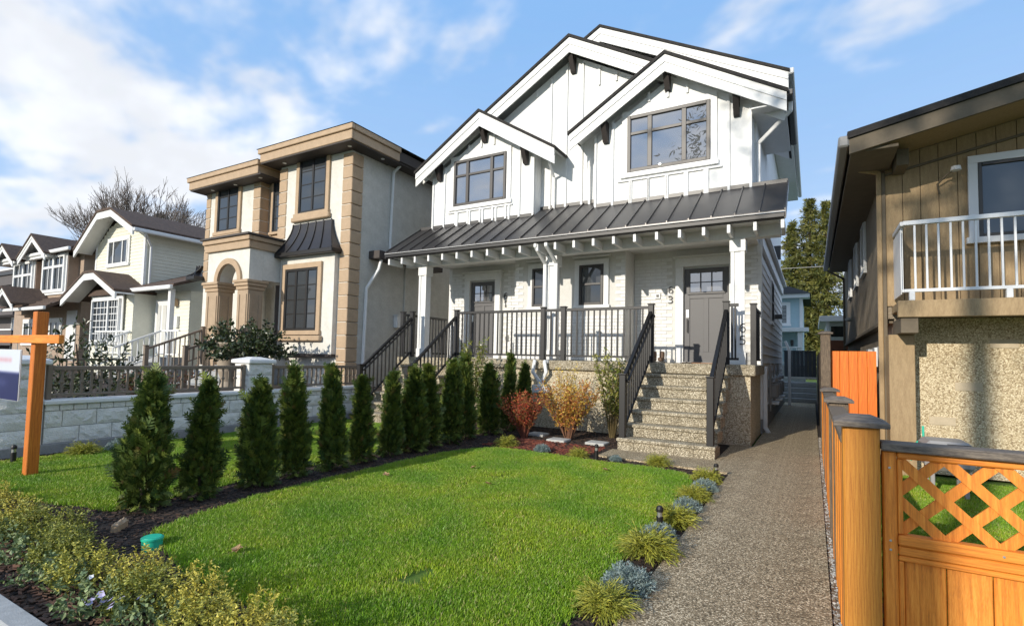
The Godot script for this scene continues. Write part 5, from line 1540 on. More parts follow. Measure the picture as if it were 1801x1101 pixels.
func far_trees() -> void:
	var r := RandomNumberGenerator.new()
	r.seed = 77
	# bare tree behind the cream house
	var t := thing("bare_tree", "leafless spreading tree rising behind the cream house roof", "tree", Vector3(-40.2, 0, -18.0))
	var st := begin()
	tube(st, [Vector3.ZERO, Vector3(0.1, 3.0, 0), Vector3(0, 7.3, 0.1)], 0.42, 0.34, 8)
	mi(t, "trunk", st.commit(), mat.bark, t.position)
	for k in 16:
		st = begin()
		var an := TAU * k * 0.382 + 0.3
		branch(st, r, Vector3(0, 7.2 - 0.25 * (k % 3), 0), Vector3(cos(an), 0.3 + 0.3 * (k % 5), sin(an)).normalized(), r.randf_range(2.0, 2.5), 0.09, 1)
		mi(t, "limb", st.commit(), mat.bark_pale, t.position)
	# conifers at the end of the side path
	var spots := [[-1.7, -60.0, 15.8, 2.5, "shorter olive conifer behind the pale blue coach house"], [-0.1, -61.0, 18.4, 2.6, "tallest olive conifer at the end of the side path"], [1.3, -60.5, 17.8, 2.1, "olive conifer beside the brown house eave at the path end"]]
	for q in spots:
		var c := thing("conifer", q[4], "tree", Vector3(q[0], 0, q[1]), "conifers behind the back lane")
		mi(c, "trunk", stem_mesh([Vector3.ZERO, Vector3(0, q[2] * 0.5, 0), Vector3(0, q[2], 0)], 0.35, 0.04, Color.WHITE), mat.bark, c.position)
		st = begin()
		conifer(st, r, q[2], q[3] * 1.25, 0.8, 70, Color(0.055, 0.075, 0.018), Color(0.18, 0.17, 0.036), 1.1)
		mi(c, "crown", st.commit(), mat.needle, c.position)
	# dark pines at the far left
	for q in [[-48.6, -12.8, 9.2, 1.6, "dark pine beside the grey apartment building"], [-51.5, -14.5, 10.6, 2.6, "taller dark pine behind the grey apartment building"]]:
		var c := thing("pine", q[4], "tree", Vector3(q[0], 0, q[1] - 10.0), "pines by the apartment building")
		mi(c, "trunk", stem_mesh([Vector3.ZERO, Vector3(0, q[2] * 0.6, 0), Vector3(0, q[2], 0)], 0.3, 0.05, Color.WHITE), mat.bark, c.position)
		st = begin()
		conifer(st, r, q[2] * 1.3, q[3] * 1.4, 3.0, 30, Color(0.018, 0.030, 0.016), Color(0.04, 0.055, 0.03))
		mi(c, "crown", st.commit(), mat.needle, c.position)
	# tall street trees across the road: their crowns dapple the right-hand bay and the brown house
	var street := [[-3.8, 13.5, 20.5, 4.7, 11.0, 36, "tall high-crowned fir across the road facing the lattice gate"]]
	for q in street:
		var c := thing("street_fir", q[6], "tree", Vector3(q[0], 0, q[1]), "firs across the road")
		mi(c, "trunk", stem_mesh([Vector3.ZERO, Vector3(0.05, q[2] * 0.5, 0), Vector3(0, q[2], 0)], 0.22, 0.05, Color.WHITE), mat.bark, c.position)
		st = begin()
		conifer(st, r, q[2], q[3], q[4], q[5], Color(0.030, 0.045, 0.018), Color(0.06, 0.075, 0.03), 0.33, true)
		mi(c, "crown", st.commit(), mat.needle, c.position)

# ------------------------------------------------------------------ garden plants
func thread_plant(seed_: int, rad: float, n: int, a: Color, b: Color) -> ArrayMesh:
	# golden thread cypress: arching strands that droop at the tips
	var r := RandomNumberGenerator.new()
	r.seed = seed_
	var st := begin()
	for i in n:
		var an := r.randf_range(0, TAU)
		var el := r.randf_range(0.25, 1.35)
		var d := Vector3(cos(an) * cos(el), sin(el), sin(an) * cos(el))
		var ln := rad * r.randf_range(0.55, 1.1)
		var p := Vector3(r.randf_range(-0.25, 0.25) * rad, r.randf_range(0.05, 0.3) * rad, r.randf_range(-0.25, 0.25) * rad)
		var col := tint(r, a, b)
		var s := side_of(d, r)
		for k in 4:
			leaf(st, p, d, s, ln / 3.2, 0.009, col, 0.1)
			for e: float in [-1.0, 1.0]:
				if r.randf() < 0.85: leaf(st, p + d * ln * 0.12, (d + s * e * 0.9).normalized(), s.cross(d), ln / 4.5, 0.006, col * r.randf_range(0.9, 1.15), 0.1)
			p += d * ln / 4.0
			d = (d + Vector3.DOWN * 0.34).normalized()
	return st.commit()

func star_plant(seed_: int, rad: float, n: int) -> ArrayMesh:
	# blue star juniper: short stubby branchlets set with needles
	var r := RandomNumberGenerator.new()
	r.seed = seed_
	var st := begin()
	for i in n:
		var d := rdir(r)
		d.y = abs(d.y) * 0.8
		d = d.normalized()
		var p := d * rad * r.randf_range(0.45, 0.98)
		p.y = p.y * 0.8 + 0.02
		var g := (d + rdir(r) * 0.4 + Vector3.UP * 0.3).normalized()
		var col := tint(r, Color(0.11, 0.17, 0.16), Color(0.30, 0.37, 0.36))
		for k in 9:
			var dd := (g * 0.8 + rdir(r) * 0.8).normalized()
			leaf(st, p + g * 0.006 * k, dd, side_of(dd, r), 0.024, 0.005, col * r.randf_range(0.85, 1.15), 0.1)
	return st.commit()

func leafy_bush(seed_: int, sx: float, h: float, n: int, ln: float, wd: float, a: Color, b: Color, upright := 0.5) -> ArrayMesh:
	var r := RandomNumberGenerator.new()
	r.seed = seed_
	var st := begin()
	var twigs := maxi(6, n / 14)
	for i in twigs:
		var d := rdir(r)
		d.y = abs(d.y)
		var q := pow(r.randf(), 0.5)
		var p := Vector3(d.x * sx * q, d.y * h * q, d.z * sx * q)
		p.y = max(p.y, h * 0.08)
		var g := (Vector3(d.x, 0, d.z) * 0.6 + Vector3.UP * (0.4 + upright) + rdir(r) * 0.35).normalized()
		for k in 14:
			var lp := p + g * ln * 0.55 * (k / 2)
			var dd := (g * 0.55 + rdir(r) * 0.9).normalized()
			leaf(st, lp, dd, side_of(dd, r), ln * r.randf_range(0.7, 1.2), wd * r.randf_range(0.7, 1.2), tint(r, a, b), 0.18)
	return st.commit()

func stemmy(seed_: int, h: float, spread: float, stems: int, per: int, ln: float, wd: float, cols: Array, stemcol: Color) -> Array:
	var r := RandomNumberGenerator.new()
	r.seed = seed_
	var sw := begin()
	var sl := begin()
	for i in stems:
		var an := r.randf_range(0, TAU)
		var lean := r.randf_range(0.05, 1.0) * spread
		var hh := h * r.randf_range(0.65, 1.0)
		var p := Vector3(cos(an) * 0.05, 0, sin(an) * 0.05)
		var m := p + Vector3(cos(an) * lean * 0.35, hh * 0.5, sin(an) * lean * 0.35)
		var e := p + Vector3(cos(an) * lean, hh, sin(an) * lean)
		tube(sw, [p, m, e], 0.006, 0.0025, 4, stemcol)
		for k in per:
			var t := r.randf_range(0.35, 1.05)
			var o := (p.lerp(m, t * 2.0) if t < 0.5 else m.lerp(e, t * 2.0 - 1.0)) + rdir(r) * 0.05
			var d := ((e - p).normalized() * 0.4 + rdir(r) * 0.9).normalized()
			var c: Color = cols[r.randi() % cols.size()]
			leaf(sl, o, d, side_of(d, r), ln * r.randf_range(0.6, 1.25), wd * r.randf_range(0.7, 1.2), c * r.randf_range(0.75, 1.25), 0.15)
	return [sw.commit(), sl.commit()]

func plant(called: String, label: String, category: String, at: Vector3, group: String, parts: Array) -> Node3D:
	var t := thing(called, label, category, at, group)
	for q in parts: mi(t, q[0], q[1], q[2], at)
	return t

func garden() -> void:
	var GA := Color(0.16, 0.19, 0.022)
	var GB := Color(0.42, 0.40, 0.055)
	var gold := []
	for k in 3: gold.append(thread_plant(300 + k, 0.20, 460, GA, GB))
	var star := []
	for k in 2: star.append(star_plant(320 + k, 0.115, 620))
	# along the path, from the sidewalk towards the steps
	var row := [
		["g", -1.05, -2.86, 0.95, "golden thread cypress nearest the sidewalk end of the path border"], ["s", -1.02, -3.20, 1.10, "large round blue juniper between two golden cypresses by the sidewalk end of the path"],
		["g", -1.08, -3.85, 1.20, "largest golden thread cypress in the path border, spilling over the path"], ["s", -1.09, -4.24, 0.95, "blue juniper just in front of the black path light"],
		["g", -1.07, -4.72, 1.05, "golden thread cypress just behind the black path light"], ["s", -1.06, -5.18, 0.95, "blue juniper third from the sidewalk in the path border"],
		["g", -1.09, -5.66, 0.95, "golden thread cypress midway between the two black path lights"], ["s", -1.06, -6.12, 0.95, "blue juniper nearest the house end of the path border"],
		["g", -1.12, -6.62, 0.95, "golden thread cypress beside the path light near the steps"], ["g", -1.86, -7.26, 0.90, "golden thread cypress at the pad before the front steps"],
		["s", -2.44, -7.20, 0.60, "small blue juniper at the edge of the step pad"], ["g", -2.98, -7.15, 0.80, "golden thread cypress by the path light on the lawn edge"],
		["s", -3.60, -7.20, 0.85, "blue juniper in the red mulch between lawn and shrubs"], ["g", -4.30, -7.32, 1.0, "rounded golden cypress at the end of the cedar row"],
		["g", -8.45, -3.20, 1.05, "golden thread cypress at the foot of the white block wall"], ["s", -8.45, -3.62, 1.15, "blue juniper at the foot of the white block wall"]]
	for i in row.size():
		var q: Array = row[i]
		var g: bool = q[0] == "g"
		var t := plant("golden_cypress" if g else "blue_juniper", q[4], "shrub", Vector3(q[1], 0.0, q[2]), "low conifers of the borders", [["foliage", gold[i % 3] if g else star[i % 2], mat.leaf]])
		t.rotation.y = rng.randf_range(0, TAU)
		t.scale = Vector3(q[3], q[3] * (0.85 if g else 1.0), q[3])
	# the two twiggy shrubs before the porch wall
	var R := [Color(0.42, 0.05, 0.02), Color(0.32, 0.06, 0.03), Color(0.36, 0.12, 0.03), Color(0.24, 0.15, 0.04)]
	var a := stemmy(401, 0.82, 0.44, 60, 60, 0.05, 0.016, R, Color(0.20, 0.07, 0.04))
	plant("red_shrub", "twiggy shrub with red and rust leaves beside the cedar row", "shrub", Vector3(-4.50, 0, -8.30), "", [["stems", a[0], mat.twig], ["leaves", a[1], mat.leaf]])
	var Y := [Color(0.48, 0.27, 0.035), Color(0.44, 0.16, 0.03), Color(0.50, 0.36, 0.06), Color(0.36, 0.13, 0.03)]
	a = stemmy(402, 1.0, 0.55, 70, 60, 0.058, 0.022, Y, Color(0.24, 0.12, 0.07))
	plant("orange_shrub", "shrub with orange and gold autumn leaves on bare stems", "shrub", Vector3(-3.78, 0, -8.62), "", [["stems", a[0], mat.twig], ["leaves", a[1], mat.leaf]])
	a = stemmy(404, 1.30, 0.28, 22, 44, 0.055, 0.018, [Color(0.55, 0.42, 0.06), Color(0.50, 0.32, 0.05)], Color(0.24, 0.14, 0.07))
	plant("yellow_shrub", "upright yellow-leaved shrub behind the orange one against the porch wall", "shrub", Vector3(-4.15, 0, -9.25), "", [["stems", a[0], mat.twig], ["leaves", a[1], mat.leaf]])
	var L := [Color(0.11, 0.14, 0.02), Color(0.20, 0.21, 0.035), Color(0.07, 0.10, 0.02), Color(0.28, 0.27, 0.06)]
	a = stemmy(403, 1.50, 0.36, 34, 50, 0.080, 0.028, L, Color(0.16, 0.12, 0.05))
	plant("laurel", "tall young laurel against the porch wall beside the stairs", "shrub", Vector3(-3.22, 0, -9.35), "young laurels at the porch", [["stems", a[0], mat.twig], ["leaves", a[1], mat.leaf_gloss]])
	var c := plant("laurel", "young laurel behind the cedar row at the foot of the second stairs", "shrub", Vector3(-6.15, 0, -9.0), "young laurels at the porch", [["stems", a[0], mat.twig], ["leaves", a[1], mat.leaf_gloss]])
	c.scale = Vector3(1.0, 1.12, 1.0)
	c.rotation.y = 1.3
	# boxwood border along the sidewalk
	var OA := Color(0.095, 0.120, 0.020)
	var OB := Color(0.36, 0.36, 0.055)
	var bw := []
	for k in 3: bw.append(leafy_bush(500 + k, 0.19, 0.29, 2300, 0.026, 0.013, OA, OB, 0.7))
	var bg := [leafy_bush(510, 0.19, 0.29, 2100, 0.026, 0.012, Color(0.28, 0.27, 0.035), Color(0.62, 0.53, 0.09), 1.0), leafy_bush(511, 0.20, 0.28, 2200, 0.026, 0.012, Color(0.18, 0.20, 0.028), Color(0.52, 0.47, 0.075), 0.9)]
	var bl := [[-6.35, -1.85, 1], [-5.90, -1.62, 1], [-5.55, -1.78, 1], [-5.15, -1.68, 0], [-4.80, -1.78, 0], [-4.45, -1.66, 0], [-4.30, -1.60, 0], [-3.84, -1.56, 1], [-3.50, -1.70, 1], [-3.22, -1.60, 0], [-2.95, -1.72, 1], [-2.66, -1.60, 1], [-2.38, -1.68, 1], [-2.08, -1.62, 0], [-6.8, -1.7, 0]]
	for i in bl.size():
		var q: Array = bl[i]
		var yellow: bool = q[2] == 1
		var t := plant("boxwood", "boxwood with yellowed tips in the border along the sidewalk" if yellow else "olive green boxwood in the border along the sidewalk", "shrub", Vector3(q[0], 0, q[1] + 0.10), "yellow-tipped boxwoods of the border" if yellow else "green boxwoods of the border", [["foliage", bg[i % 2] if yellow else bw[i % 3], mat.leaf]])
		t.rotation.y = rng.randf_range(0, TAU)
		t.scale = Vector3(1, 0.80, 1) * rng.randf_range(0.78, 0.98)
	# winter pansies in front of it
	var pa := []
	for k in 2: pa.append(leafy_bush(530 + k, 0.085, 0.07, 200, 0.036, 0.020, Color(0.08, 0.12, 0.04), Color(0.26, 0.33, 0.14), 0.2))
	var ps := [[-5.2, -1.40, 0], [-4.9, -1.45, 0], [-4.55, -1.36, 0], [-4.12, -1.33, 1], [-3.86, -1.36, 1], [-3.55, -1.40, 1], [-3.36, -1.28, 2], [-3.20, -1.36, 2], [-2.95, -1.40, 0], [-4.35, -1.48, 0]]
	for i in ps.size():
		var q: Array = ps[i]
		var at := Vector3(q[0], 0, q[1])
		var t := plant("pansy", ["leafy green pansy without flowers in the mulch by the sidewalk", "pale green pansy with a single white bloom by the kerb", "pansy with mauve flowers by the kerb"][q[2]], "flower", at, ["flowerless pansies", "pansies with one bloom", "mauve pansies"][q[2]], [["leaves", pa[i % 2], mat.leaf]])
		t.rotation.y = rng.randf_range(0, TAU)
		for k in [0, 1, 6][q[2]]:
			var st := begin()
			var cc := Color(0.46, 0.42, 0.62) if q[2] == 2 else Color(0.62, 0.64, 0.68)
			for m in 5:
				var an := TAU * m / 5.0
				leaf(st, Vector3.ZERO, Vector3(cos(an), 0.25, sin(an)).normalized(), Vector3(-sin(an), 0, cos(an)), 0.019, 0.022, cc * rng.randf_range(0.85, 1.15), 0.05)
			var fl := MeshInstance3D.new()
			fl.name = "flower"
			fl.mesh = st.commit()
			fl.material_override = mat.leaf
			t.add_child(fl, true)
			fl.position = Vector3(rng.randf_range(-0.09, 0.09), rng.randf_range(0.09, 0.13), rng.randf_range(-0.09, 0.09))
			fl.rotation = Vector3(rng.randf_range(0.2, 0.8), rng.randf_range(-0.6, 0.6), 0)
	# neighbour's shrubs behind the wall
	var rh := leafy_bush(540, 0.75, 1.25, 1500, 0.11, 0.04, Color(0.025, 0.04, 0.015), Color(0.07, 0.085, 0.03), 0.3)
	plant("rhododendron", "dark green broadleaf shrub behind the white wall near the sign post", "shrub", Vector3(-11.0, 0.5, -4.0), "", [["stems", stem_mesh([Vector3.ZERO, Vector3(0.1, 0.5, 0), Vector3(0.2, 1.0, 0.1)], 0.03, 0.01, Color(0.1, 0.07, 0.05)), mat.twig], ["foliage", rh, mat.leaf_gloss]])
	for q in [[-11.0, -4.95, "rust-leaved low shrub behind the fence panel nearer the sign post"], [-11.2, -5.6, "rust-leaved low shrub in front of the beige house stairs"]]:
		a = stemmy(560, 0.55, 0.4, 18, 26, 0.06, 0.025, [Color(0.20, 0.06, 0.03), Color(0.26, 0.11, 0.05), Color(0.10, 0.11, 0.03)], Color(0.2, 0.1, 0.05))
		plant("rust_shrub", q[2], "shrub", Vector3(q[0], 0.5, q[1]), "", [["stems", a[0], mat.twig], ["leaves", a[1], mat.leaf]])
	# trailing vine over an urn
	var v := leafy_bush(570, 0.80, 0.85, 2600, 0.11, 0.07, Color(0.020, 0.035, 0.012), Color(0.055, 0.075, 0.025), -0.3)
	plant("vine", "dark trailing vine heaped over the urn before the beige house bay", "plant", Vector3(-11.95, 1.25, -7.75), "", [["foliage", v, mat.leaf_gloss]])
	var urn := thing("urn", "tall stone urn half hidden by the dark vine", "planter", Vector3(-12.35, 0.5, -7.55))
	lathe_part(urn, "bowl", [Vector2(0.0, 0.0), Vector2(0.20, 0.0), Vector2(0.17, 0.08), Vector2(0.13, 0.20), Vector2(0.22, 0.45), Vector2(0.27, 0.85), Vector2(0.25, 1.05), Vector2(0.29, 1.12), Vector2(0.27, 1.15), Vector2(0.0, 1.10)], mat.pot, urn.position)

# ------------------------------------------------------------------ small things
func path_light(label: String, at: Vector3, h: float) -> void:
	var t := thing("path_light", label, "garden light", at, "bollard path lights")
	lathe_part(t, "stake", [Vector2(0.028, 0.0), Vector2(0.028, h * 0.60), Vector2(0.026, h * 0.62), Vector2(0.0, h * 0.62)], mat.black_metal, at, 14)
	lathe_part(t, "lens", [Vector2(0.022, h * 0.62), Vector2(0.022, h * 0.78)], mat.steel, at, 14)
	lathe_part(t, "cap", [Vector2(0.0, h * 0.78), Vector2(0.030, h * 0.78), Vector2(0.030, h * 0.88), Vector2(0.022, h * 0.96), Vector2(0.0, h)], mat.black_metal, at, 14)

func small_things() -> void:
	path_light("black bollard light between golden cypresses halfway along the path border", Vector3(-1.13, 0, -4.42), 0.235)
	path_light("black bollard light in the path border near the front steps", Vector3(-1.05, 0, -6.85), 0.20)
	path_light("black bollard light at the lawn edge by the square stone", Vector3(-2.68, 0, -7.08), 0.24)
	path_light("black bollard light at the foot of the white wall pillar", Vector3(-8.45, 0, -2.48), 0.24)
	for q in [[-3.18, -8.46, "square pale paver beside the bollard light"], [-3.85, -8.35, "pale paver under the orange shrub"], [-4.45, -8.75, "pale paver under the red shrub"]]:
		var s := thing("stepping_stone", q[2], "paver", Vector3(q[0], 0, q[1]), "stepping stones in the house bed")
		mi(s, "slab", box_mesh(Vector3(0.34, 0.05, 0.30), 0.012), mat.stone_pale, Vector3(q[0], 0.018, q[1]))
	# fallen leaves
	var lf := begin()
	for k in 9:
		var an := TAU * k / 9.0
		leaf(lf, Vector3.ZERO, Vector3(cos(an), 0.25 + 0.2 * sin(k * 2.0), sin(an)).normalized(), Vector3(-sin(an), 0.1, cos(an)).normalized(), 0.045 + 0.012 * sin(k * 3.1), 0.035, Color(0.42, 0.27, 0.13), 0.25)
	var lm := lf.commit()
	for q in [[-3.69, -5.46, "pale curled leaf on the lawn towards the red shrub"], [-4.28, -4.53, "tan leaf on the lawn beside the cedar bed"], [-3.09, -4.85, "small tan leaf near the middle of the lawn"], [-3.50, -2.22, "brown leaf on the lawn near the teal lid"], [-2.28, -6.33, "whitish leaf on the lawn before the step pad"]]:
		var o := mi(self, "fallen_leaf", lm, mat.leaf, Vector3(q[0], 0.055, q[1]))
		o.rotation = Vector3(0.2, q[0] * 7.0, 0.15)
		tag(o, q[2], "leaf", "fallen leaves on the lawn")
	# teal lid
	var l := thing("teal_lid", "round teal plastic lid at the edge of the boxwood border", "lid", Vector3(-4.14, 0.0, -1.98))
	lathe_part(l, "lid", [Vector2(0.060, 0.0), Vector2(0.065, 0.02), Vector2(0.065, 0.085), Vector2(0.060, 0.092), Vector2(0.0, 0.094)], mat.teal, l.position, 28)
	lathe_part(l, "rim", [Vector2(0.065, 0.070), Vector2(0.071, 0.072), Vector2(0.071, 0.086), Vector2(0.065, 0.089)], mat.teal, l.position, 28)
	var sc := mi(self, "pink_stone", rough_block(Vector3(0.09, 0.05, 0.13), 71), mat.tan_trim, Vector3(-4.78, 0.03, -2.05))
	sc.rotation = Vector3(0.1, 0.6, 1.4)
	tag(sc, "small pinkish broken stone in the cedar bed by the boxwood", "stone")
	# sign post and hanging sign
	var p := thing("sign_post", "orange stained timber sign post with a cross arm on the left lawn", "post", Vector3(-7.5, 0, -2.35))
	box(p, "post", Vector3(-7.555, -0.02, -2.40), Vector3(-7.445, 1.83, -2.29), mat.sign_post, 0.006)
	box(p, "arm", Vector3(-8.95, 1.475, -2.288), Vector3(-6.70, 1.565, -2.24), mat.cedar_across, 0.005)
	var s := thing("hanging_sign", "white and navy sign board with blurred print hanging from the timber arm", "sign", Vector3(-8.15, 0.83, -2.265))
	var im := Image.create(128, 128, false, Image.FORMAT_RGB8)
	var nz := FastNoiseLite.new()
	nz.frequency = 0.06
	for y in 128:
		for x in 128:
			var u := x / 128.0
			var v := y / 128.0
			var c := Color(0.80, 0.82, 0.86).lerp(Color(0.045, 0.06, 0.30), smoothstep(0.40, 0.50, v))
			var red := exp(-pow((v - 0.2) / 0.05, 2)) * smoothstep(0.2, 0.3, u) * (1.0 - smoothstep(0.68, 0.78, u)) * 0.4
			c = c.lerp(Color(0.75, 0.25, 0.28), red * (0.7 + 0.3 * nz.get_noise_2d(x * 3.0, 0)))
			var pale := exp(-pow((v - 0.66) / 0.10, 2)) * (1.0 - smoothstep(0.45, 0.75, u)) * 0.35
			c = c.lerp(Color(0.5, 0.52, 0.62), pale * (0.7 + 0.5 * nz.get_noise_2d(x, y)))
			im.set_pixel(x, y, c)
	var sm := StandardMaterial3D.new()
	sm.albedo_texture = ImageTexture.create_from_image(im)
	sm.roughness = 0.4
	box(s, "panel", Vector3(-8.62, 0.82, -2.272), Vector3(-7.71, 1.40, -2.258), mat.white_trim, 0.003)
	var q := QuadMesh.new()
	q.size = Vector2(0.90, 0.57)
	mi(s, "print", q, sm, Vector3(-8.165, 1.11, -2.2545))
	for x in [-8.5, -7.85]: pipe(s, "hook", [Vector3(x, 1.40, -2.265), Vector3(x, 1.475, -2.265)], 0.004, mat.steel, 6)
	# on the porch
	for k in 2:
		var x: float = -2.98 + 0.17 * k
		var b := thing("boot", "brown ankle boot on the porch beside the front door" , "boot", Vector3(x, 1.40, -11.3), "pair of boots by the door")
		box(b, "sole", Vector3(x - 0.05, 1.402, -11.42), Vector3(x + 0.05, 1.43, -11.14), mat.charcoal, 0.012)
		box(b, "foot", Vector3(x - 0.045, 1.432, -11.40), Vector3(x + 0.045, 1.51, -11.15), mat.boot, 0.035)
		box(b, "shaft", Vector3(x - 0.045, 1.49, -11.41), Vector3(x + 0.045, 1.64, -11.29), mat.boot, 0.035)
	var dm := mi(self, "doormat", box_mesh(Vector3(0.75, 0.02, 0.45), 0.006), mat.mat_fibre, Vector3(-1.98, 1.411, -11.35))
	tag(dm, "brown fibre doormat before the grey front door", "doormat")
	# grey cart in the neighbour's yard
	var g := thing("storage_cart", "grey plastic cart with a dark open end against the pebble-dashed wall", "cart", Vector3(1.28, 0, -7.6))
	box(g, "tub", Vector3(1.05, 0.30, -7.85), Vector3(1.48, 0.62, -7.35), mat.grey_plastic, 0.05)
	box(g, "opening", Vector3(1.24, 0.50, -7.349), Vector3(1.44, 0.60, -7.34), mat.ink, 0.004)
	for x in [1.12, 1.41]:
		for z in [-7.78, -7.42]: box(g, "leg", Vector3(x - 0.02, 0.0, z - 0.02), Vector3(x + 0.02, 0.305, z + 0.02), mat.grey_plastic)
	var hs := mi(self, "garden_hose", stem_mesh([Vector3.ZERO, Vector3(0.06, 0.10, 0.0), Vector3(0.07, 0.22, -0.02), Vector3(0.13, 0.28, 0.0), Vector3(0.13, 0.42, -0.02)], 0.014, 0.014, Color.WHITE), mat.teal, Vector3(1.0, 0.30, -8.0))
	var wr := mi(self, "utility_wire", stem_mesh([Vector3(-14, 0.4, 0), Vector3(-6, 0.0, 0), Vector3(2, -0.05, 0), Vector3(12, 0.5, 0)], 0.025, 0.025, Color.WHITE), mat.grey_plastic, Vector3(0, 8.6, -44.0))
	tag(wr, "thin utility wire crossing in front of the conifers at the path end", "wire")
	tag(hs, "green hose hanging beside the grey plastic cart", "hose")

# ------------------------------------------------------------------ grass, mulch and gravel
func inside(p: Vector2, poly: PackedVector2Array) -> bool:
	return Geometry2D.is_point_in_polygon(p, poly)

func scatter(called: String, label: String, category: String, mesh: Mesh, m: Material, poly: Array, count: int, y: float, smin: float, smax: float, cols: Array, seed_: int, tilt := 0.1, avoid: Array = [], patchy := false) -> void:
	var pn := FastNoiseLite.new()
	pn.seed = seed_
	pn.frequency = 0.9
	pn.fractal_octaves = 4
	var r := RandomNumberGenerator.new()
	r.seed = seed_
	var pv := PackedVector2Array(poly)
	var holes := []
	for a in avoid: holes.append(PackedVector2Array(a))
	var lo: Vector2 = poly[0]
	var hi: Vector2 = poly[0]
	for q in poly:
		lo = lo.min(q)
		hi = hi.max(q)
	var xf := []
	var cs := []
	var tries := 0
	while xf.size() < count and tries < count * 6:
		tries += 1
		var p := Vector2(r.randf_range(lo.x, hi.x), r.randf_range(lo.y, hi.y))
		if not inside(p + (Vector2(r.randf_range(-0.05, 0.05), r.randf_range(-0.05, 0.05)) if patchy else Vector2.ZERO), pv): continue
		var bad := false
		for hq in holes:
			if inside(p, hq): bad = true
		if bad: continue
		var b := Basis(Vector3.UP, r.randf_range(0, TAU)) * Basis(Vector3.RIGHT, r.randf_range(-tilt, tilt))
		var s := r.randf_range(smin, smax)
		var pt := pn.get_noise_2d(p.x, p.y)
		if patchy and pt > 0.22 and r.randf() < (pt - 0.22) * 3.0: continue     # thin spots
		xf.append(Transform3D(b.scaled(Vector3(s, s, s)), Vector3(p.x, y, p.y)))
		var cc: Color = cols[r.randi() % cols.size()] * r.randf_range(0.85, 1.15)
		if patchy: cc = cc * Color(1, 1, 1).lerp(Color(1.26, 1.08, 1.05), smoothstep(-0.05, 0.4, pt)).lerp(Color(0.72, 0.86, 0.8), smoothstep(0.0, 0.45, -pt))
		cs.append(cc)
	var mm := MultiMesh.new()
	mm.transform_format = MultiMesh.TRANSFORM_3D
	mm.use_colors = true
	mm.mesh = mesh
	mm.instance_count = xf.size()
	for i in xf.size():
		mm.set_instance_transform(i, xf[i])
		mm.set_instance_color(i, cs[i])
	var o := MultiMeshInstance3D.new()
	o.name = numbered(called)
	o.multimesh = mm
	o.material_override = m
	add_child(o)
	tag(o, label, category, "", "stuff")

func tuft_mesh(seed_: int, blades: int, spread: float) -> ArrayMesh:
	var r := RandomNumberGenerator.new()
	r.seed = seed_
	var st := begin()
	for i in blades:
		var an := r.randf_range(0, TAU)
		var p := Vector3(cos(an), 0, sin(an)) * spread * sqrt(r.randf())
		var lean := rdir(r) * r.randf_range(0.15, 0.6)
		var d := (Vector3.UP + Vector3(lean.x, 0, lean.z)).normalized()
		var ln := r.randf_range(0.018, 0.038)
		var w := r.randf_range(0.0016, 0.0028)
		var s := side_of(d, r)
		var m := p + d * ln * 0.55
		var t := m + (d + Vector3(lean.x, -0.15, lean.z) * 0.9).normalized() * ln * 0.5
		var n := s.cross(d).normalized()
		var c := tint(r, Color(0.150, 0.295, 0.018), Color(0.310, 0.460, 0.036))
		if r.randf() < 0.05: c = Color(0.42, 0.40, 0.16)
		for v in [p - s * w, m + s * w * 0.8, p + s * w, p - s * w, m - s * w * 0.8, m + s * w * 0.8, m - s * w * 0.8, t, m + s * w * 0.8]:
			st.set_color(c)
			st.set_normal(n)
			st.add_vertex(v)
	return st.commit()

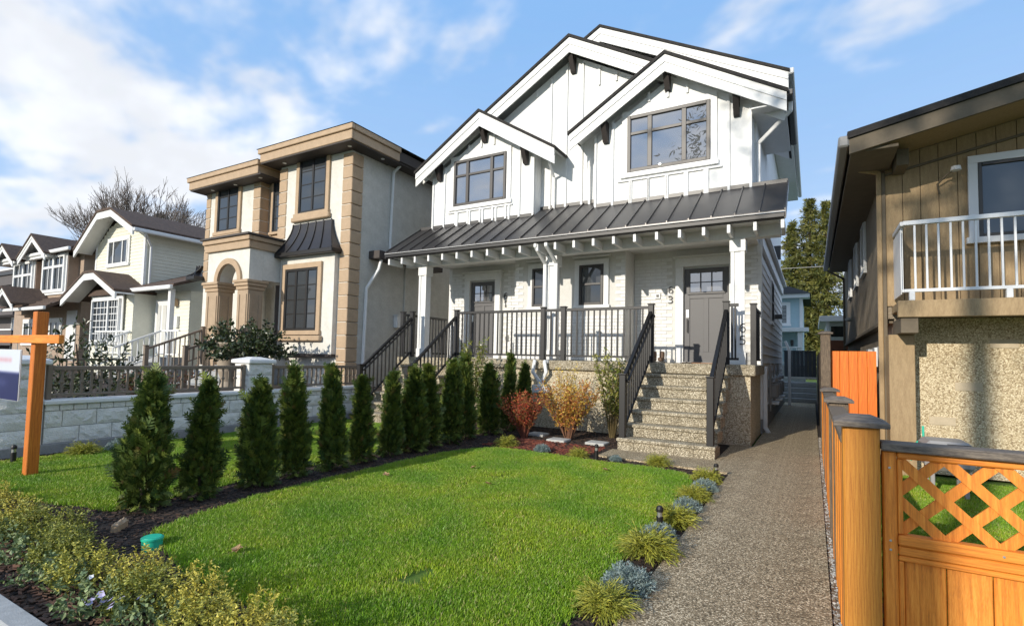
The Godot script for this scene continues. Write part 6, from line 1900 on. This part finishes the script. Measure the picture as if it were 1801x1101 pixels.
func lawn_grass() -> void:
	var tm := tuft_mesh(61, 26, 0.045)
	var gc := [Color(1, 1, 1), Color(0.85, 0.92, 0.8), Color(1.12, 1.08, 1.0), Color(0.95, 1.0, 0.9)]
	scatter("grass", "mown green grass of the lawn beside the aggregate path", "grass", tm, mat.grass, lawn_right, 42000, 0.012, 0.6, 1.35, gc, 62, 0.18, [], true)
	scatter("grass", "mown green grass between the cedar row and the white wall", "grass", tm, mat.grass, lawn_left, 36000, 0.012, 0.6, 1.35, gc, 63, 0.18, [], true)
	scatter("grass", "green grass of the yard seen through the lattice gate", "grass", tm, mat.grass, lawn_next, 22000, 0.004, 0.7, 1.35, gc, 64, 0.25, [], true)
	var bed := [Vector2(-8.9, -1.07), Vector2(-0.98, -1.07), Vector2(-0.98, -9.8), Vector2(-8.9, -9.8)]
	var pad := [Vector2(-2.78, -7.4), Vector2(-0.9, -7.2), Vector2(-0.9, -9.8), Vector2(-2.78, -9.8)]
	var cb := begin()
	cb.set_color(Color.WHITE)
	bx(cb, Vector3.ZERO, Vector3(0.034, 0.006, 0.013), Basis(), 0.002)
	var chip := cb.commit()
	scatter("mulch", "dark bark mulch of the beds round the lawns", "mulch", chip, mat.chips, bed, 26000, 0.004, 0.5, 1.5, [Color(0.045, 0.026, 0.018), Color(0.025, 0.017, 0.013), Color(0.075, 0.042, 0.027), Color(0.018, 0.014, 0.012)], 65, 0.7, [lawn_right, lawn_left, pad])
	var red := [Vector2(-4.7, -7.2), Vector2(-2.9, -7.15), Vector2(-2.9, -8.2), Vector2(-4.7, -8.2)]
	scatter("fallen_foliage", "dark red fallen leaves under the twiggy shrubs", "leaves", chip, mat.chips, red, 1500, 0.012, 0.7, 1.6, [Color(0.16, 0.035, 0.02), Color(0.20, 0.06, 0.03), Color(0.11, 0.03, 0.02)], 66, 0.7)
	var fr := [Vector2(-5.4, -1.07), Vector2(-2.6, -1.07), Vector2(-2.6, -1.5), Vector2(-5.4, -1.5)]
	scatter("bark_litter", "reddish bark litter beside the kerb", "mulch", chip, mat.chips, fr, 900, 0.012, 0.8, 1.7, [Color(0.10, 0.05, 0.03), Color(0.14, 0.07, 0.045), Color(0.07, 0.04, 0.025)], 67, 0.7)
	var sb := begin()
	sb.set_color(Color.WHITE)
	bx(sb, Vector3.ZERO, Vector3(0.016, 0.012, 0.013), Basis(), 0.005)
	var gs := [Vector2(0.064, -1.2), Vector2(0.16, -1.2), Vector2(0.16, -12.0), Vector2(0.064, -12.0)]
	scatter("gravel", "pale pebbles between the path and the cedar fence", "gravel", sb.commit(), mat.chips, gs, 9000, 0.005, 0.5, 1.4, [Color(0.40, 0.39, 0.36), Color(0.55, 0.53, 0.49), Color(0.22, 0.19, 0.15), Color(0.12, 0.08, 0.05), Color(0.16, 0.09, 0.05)], 68, 0.8)
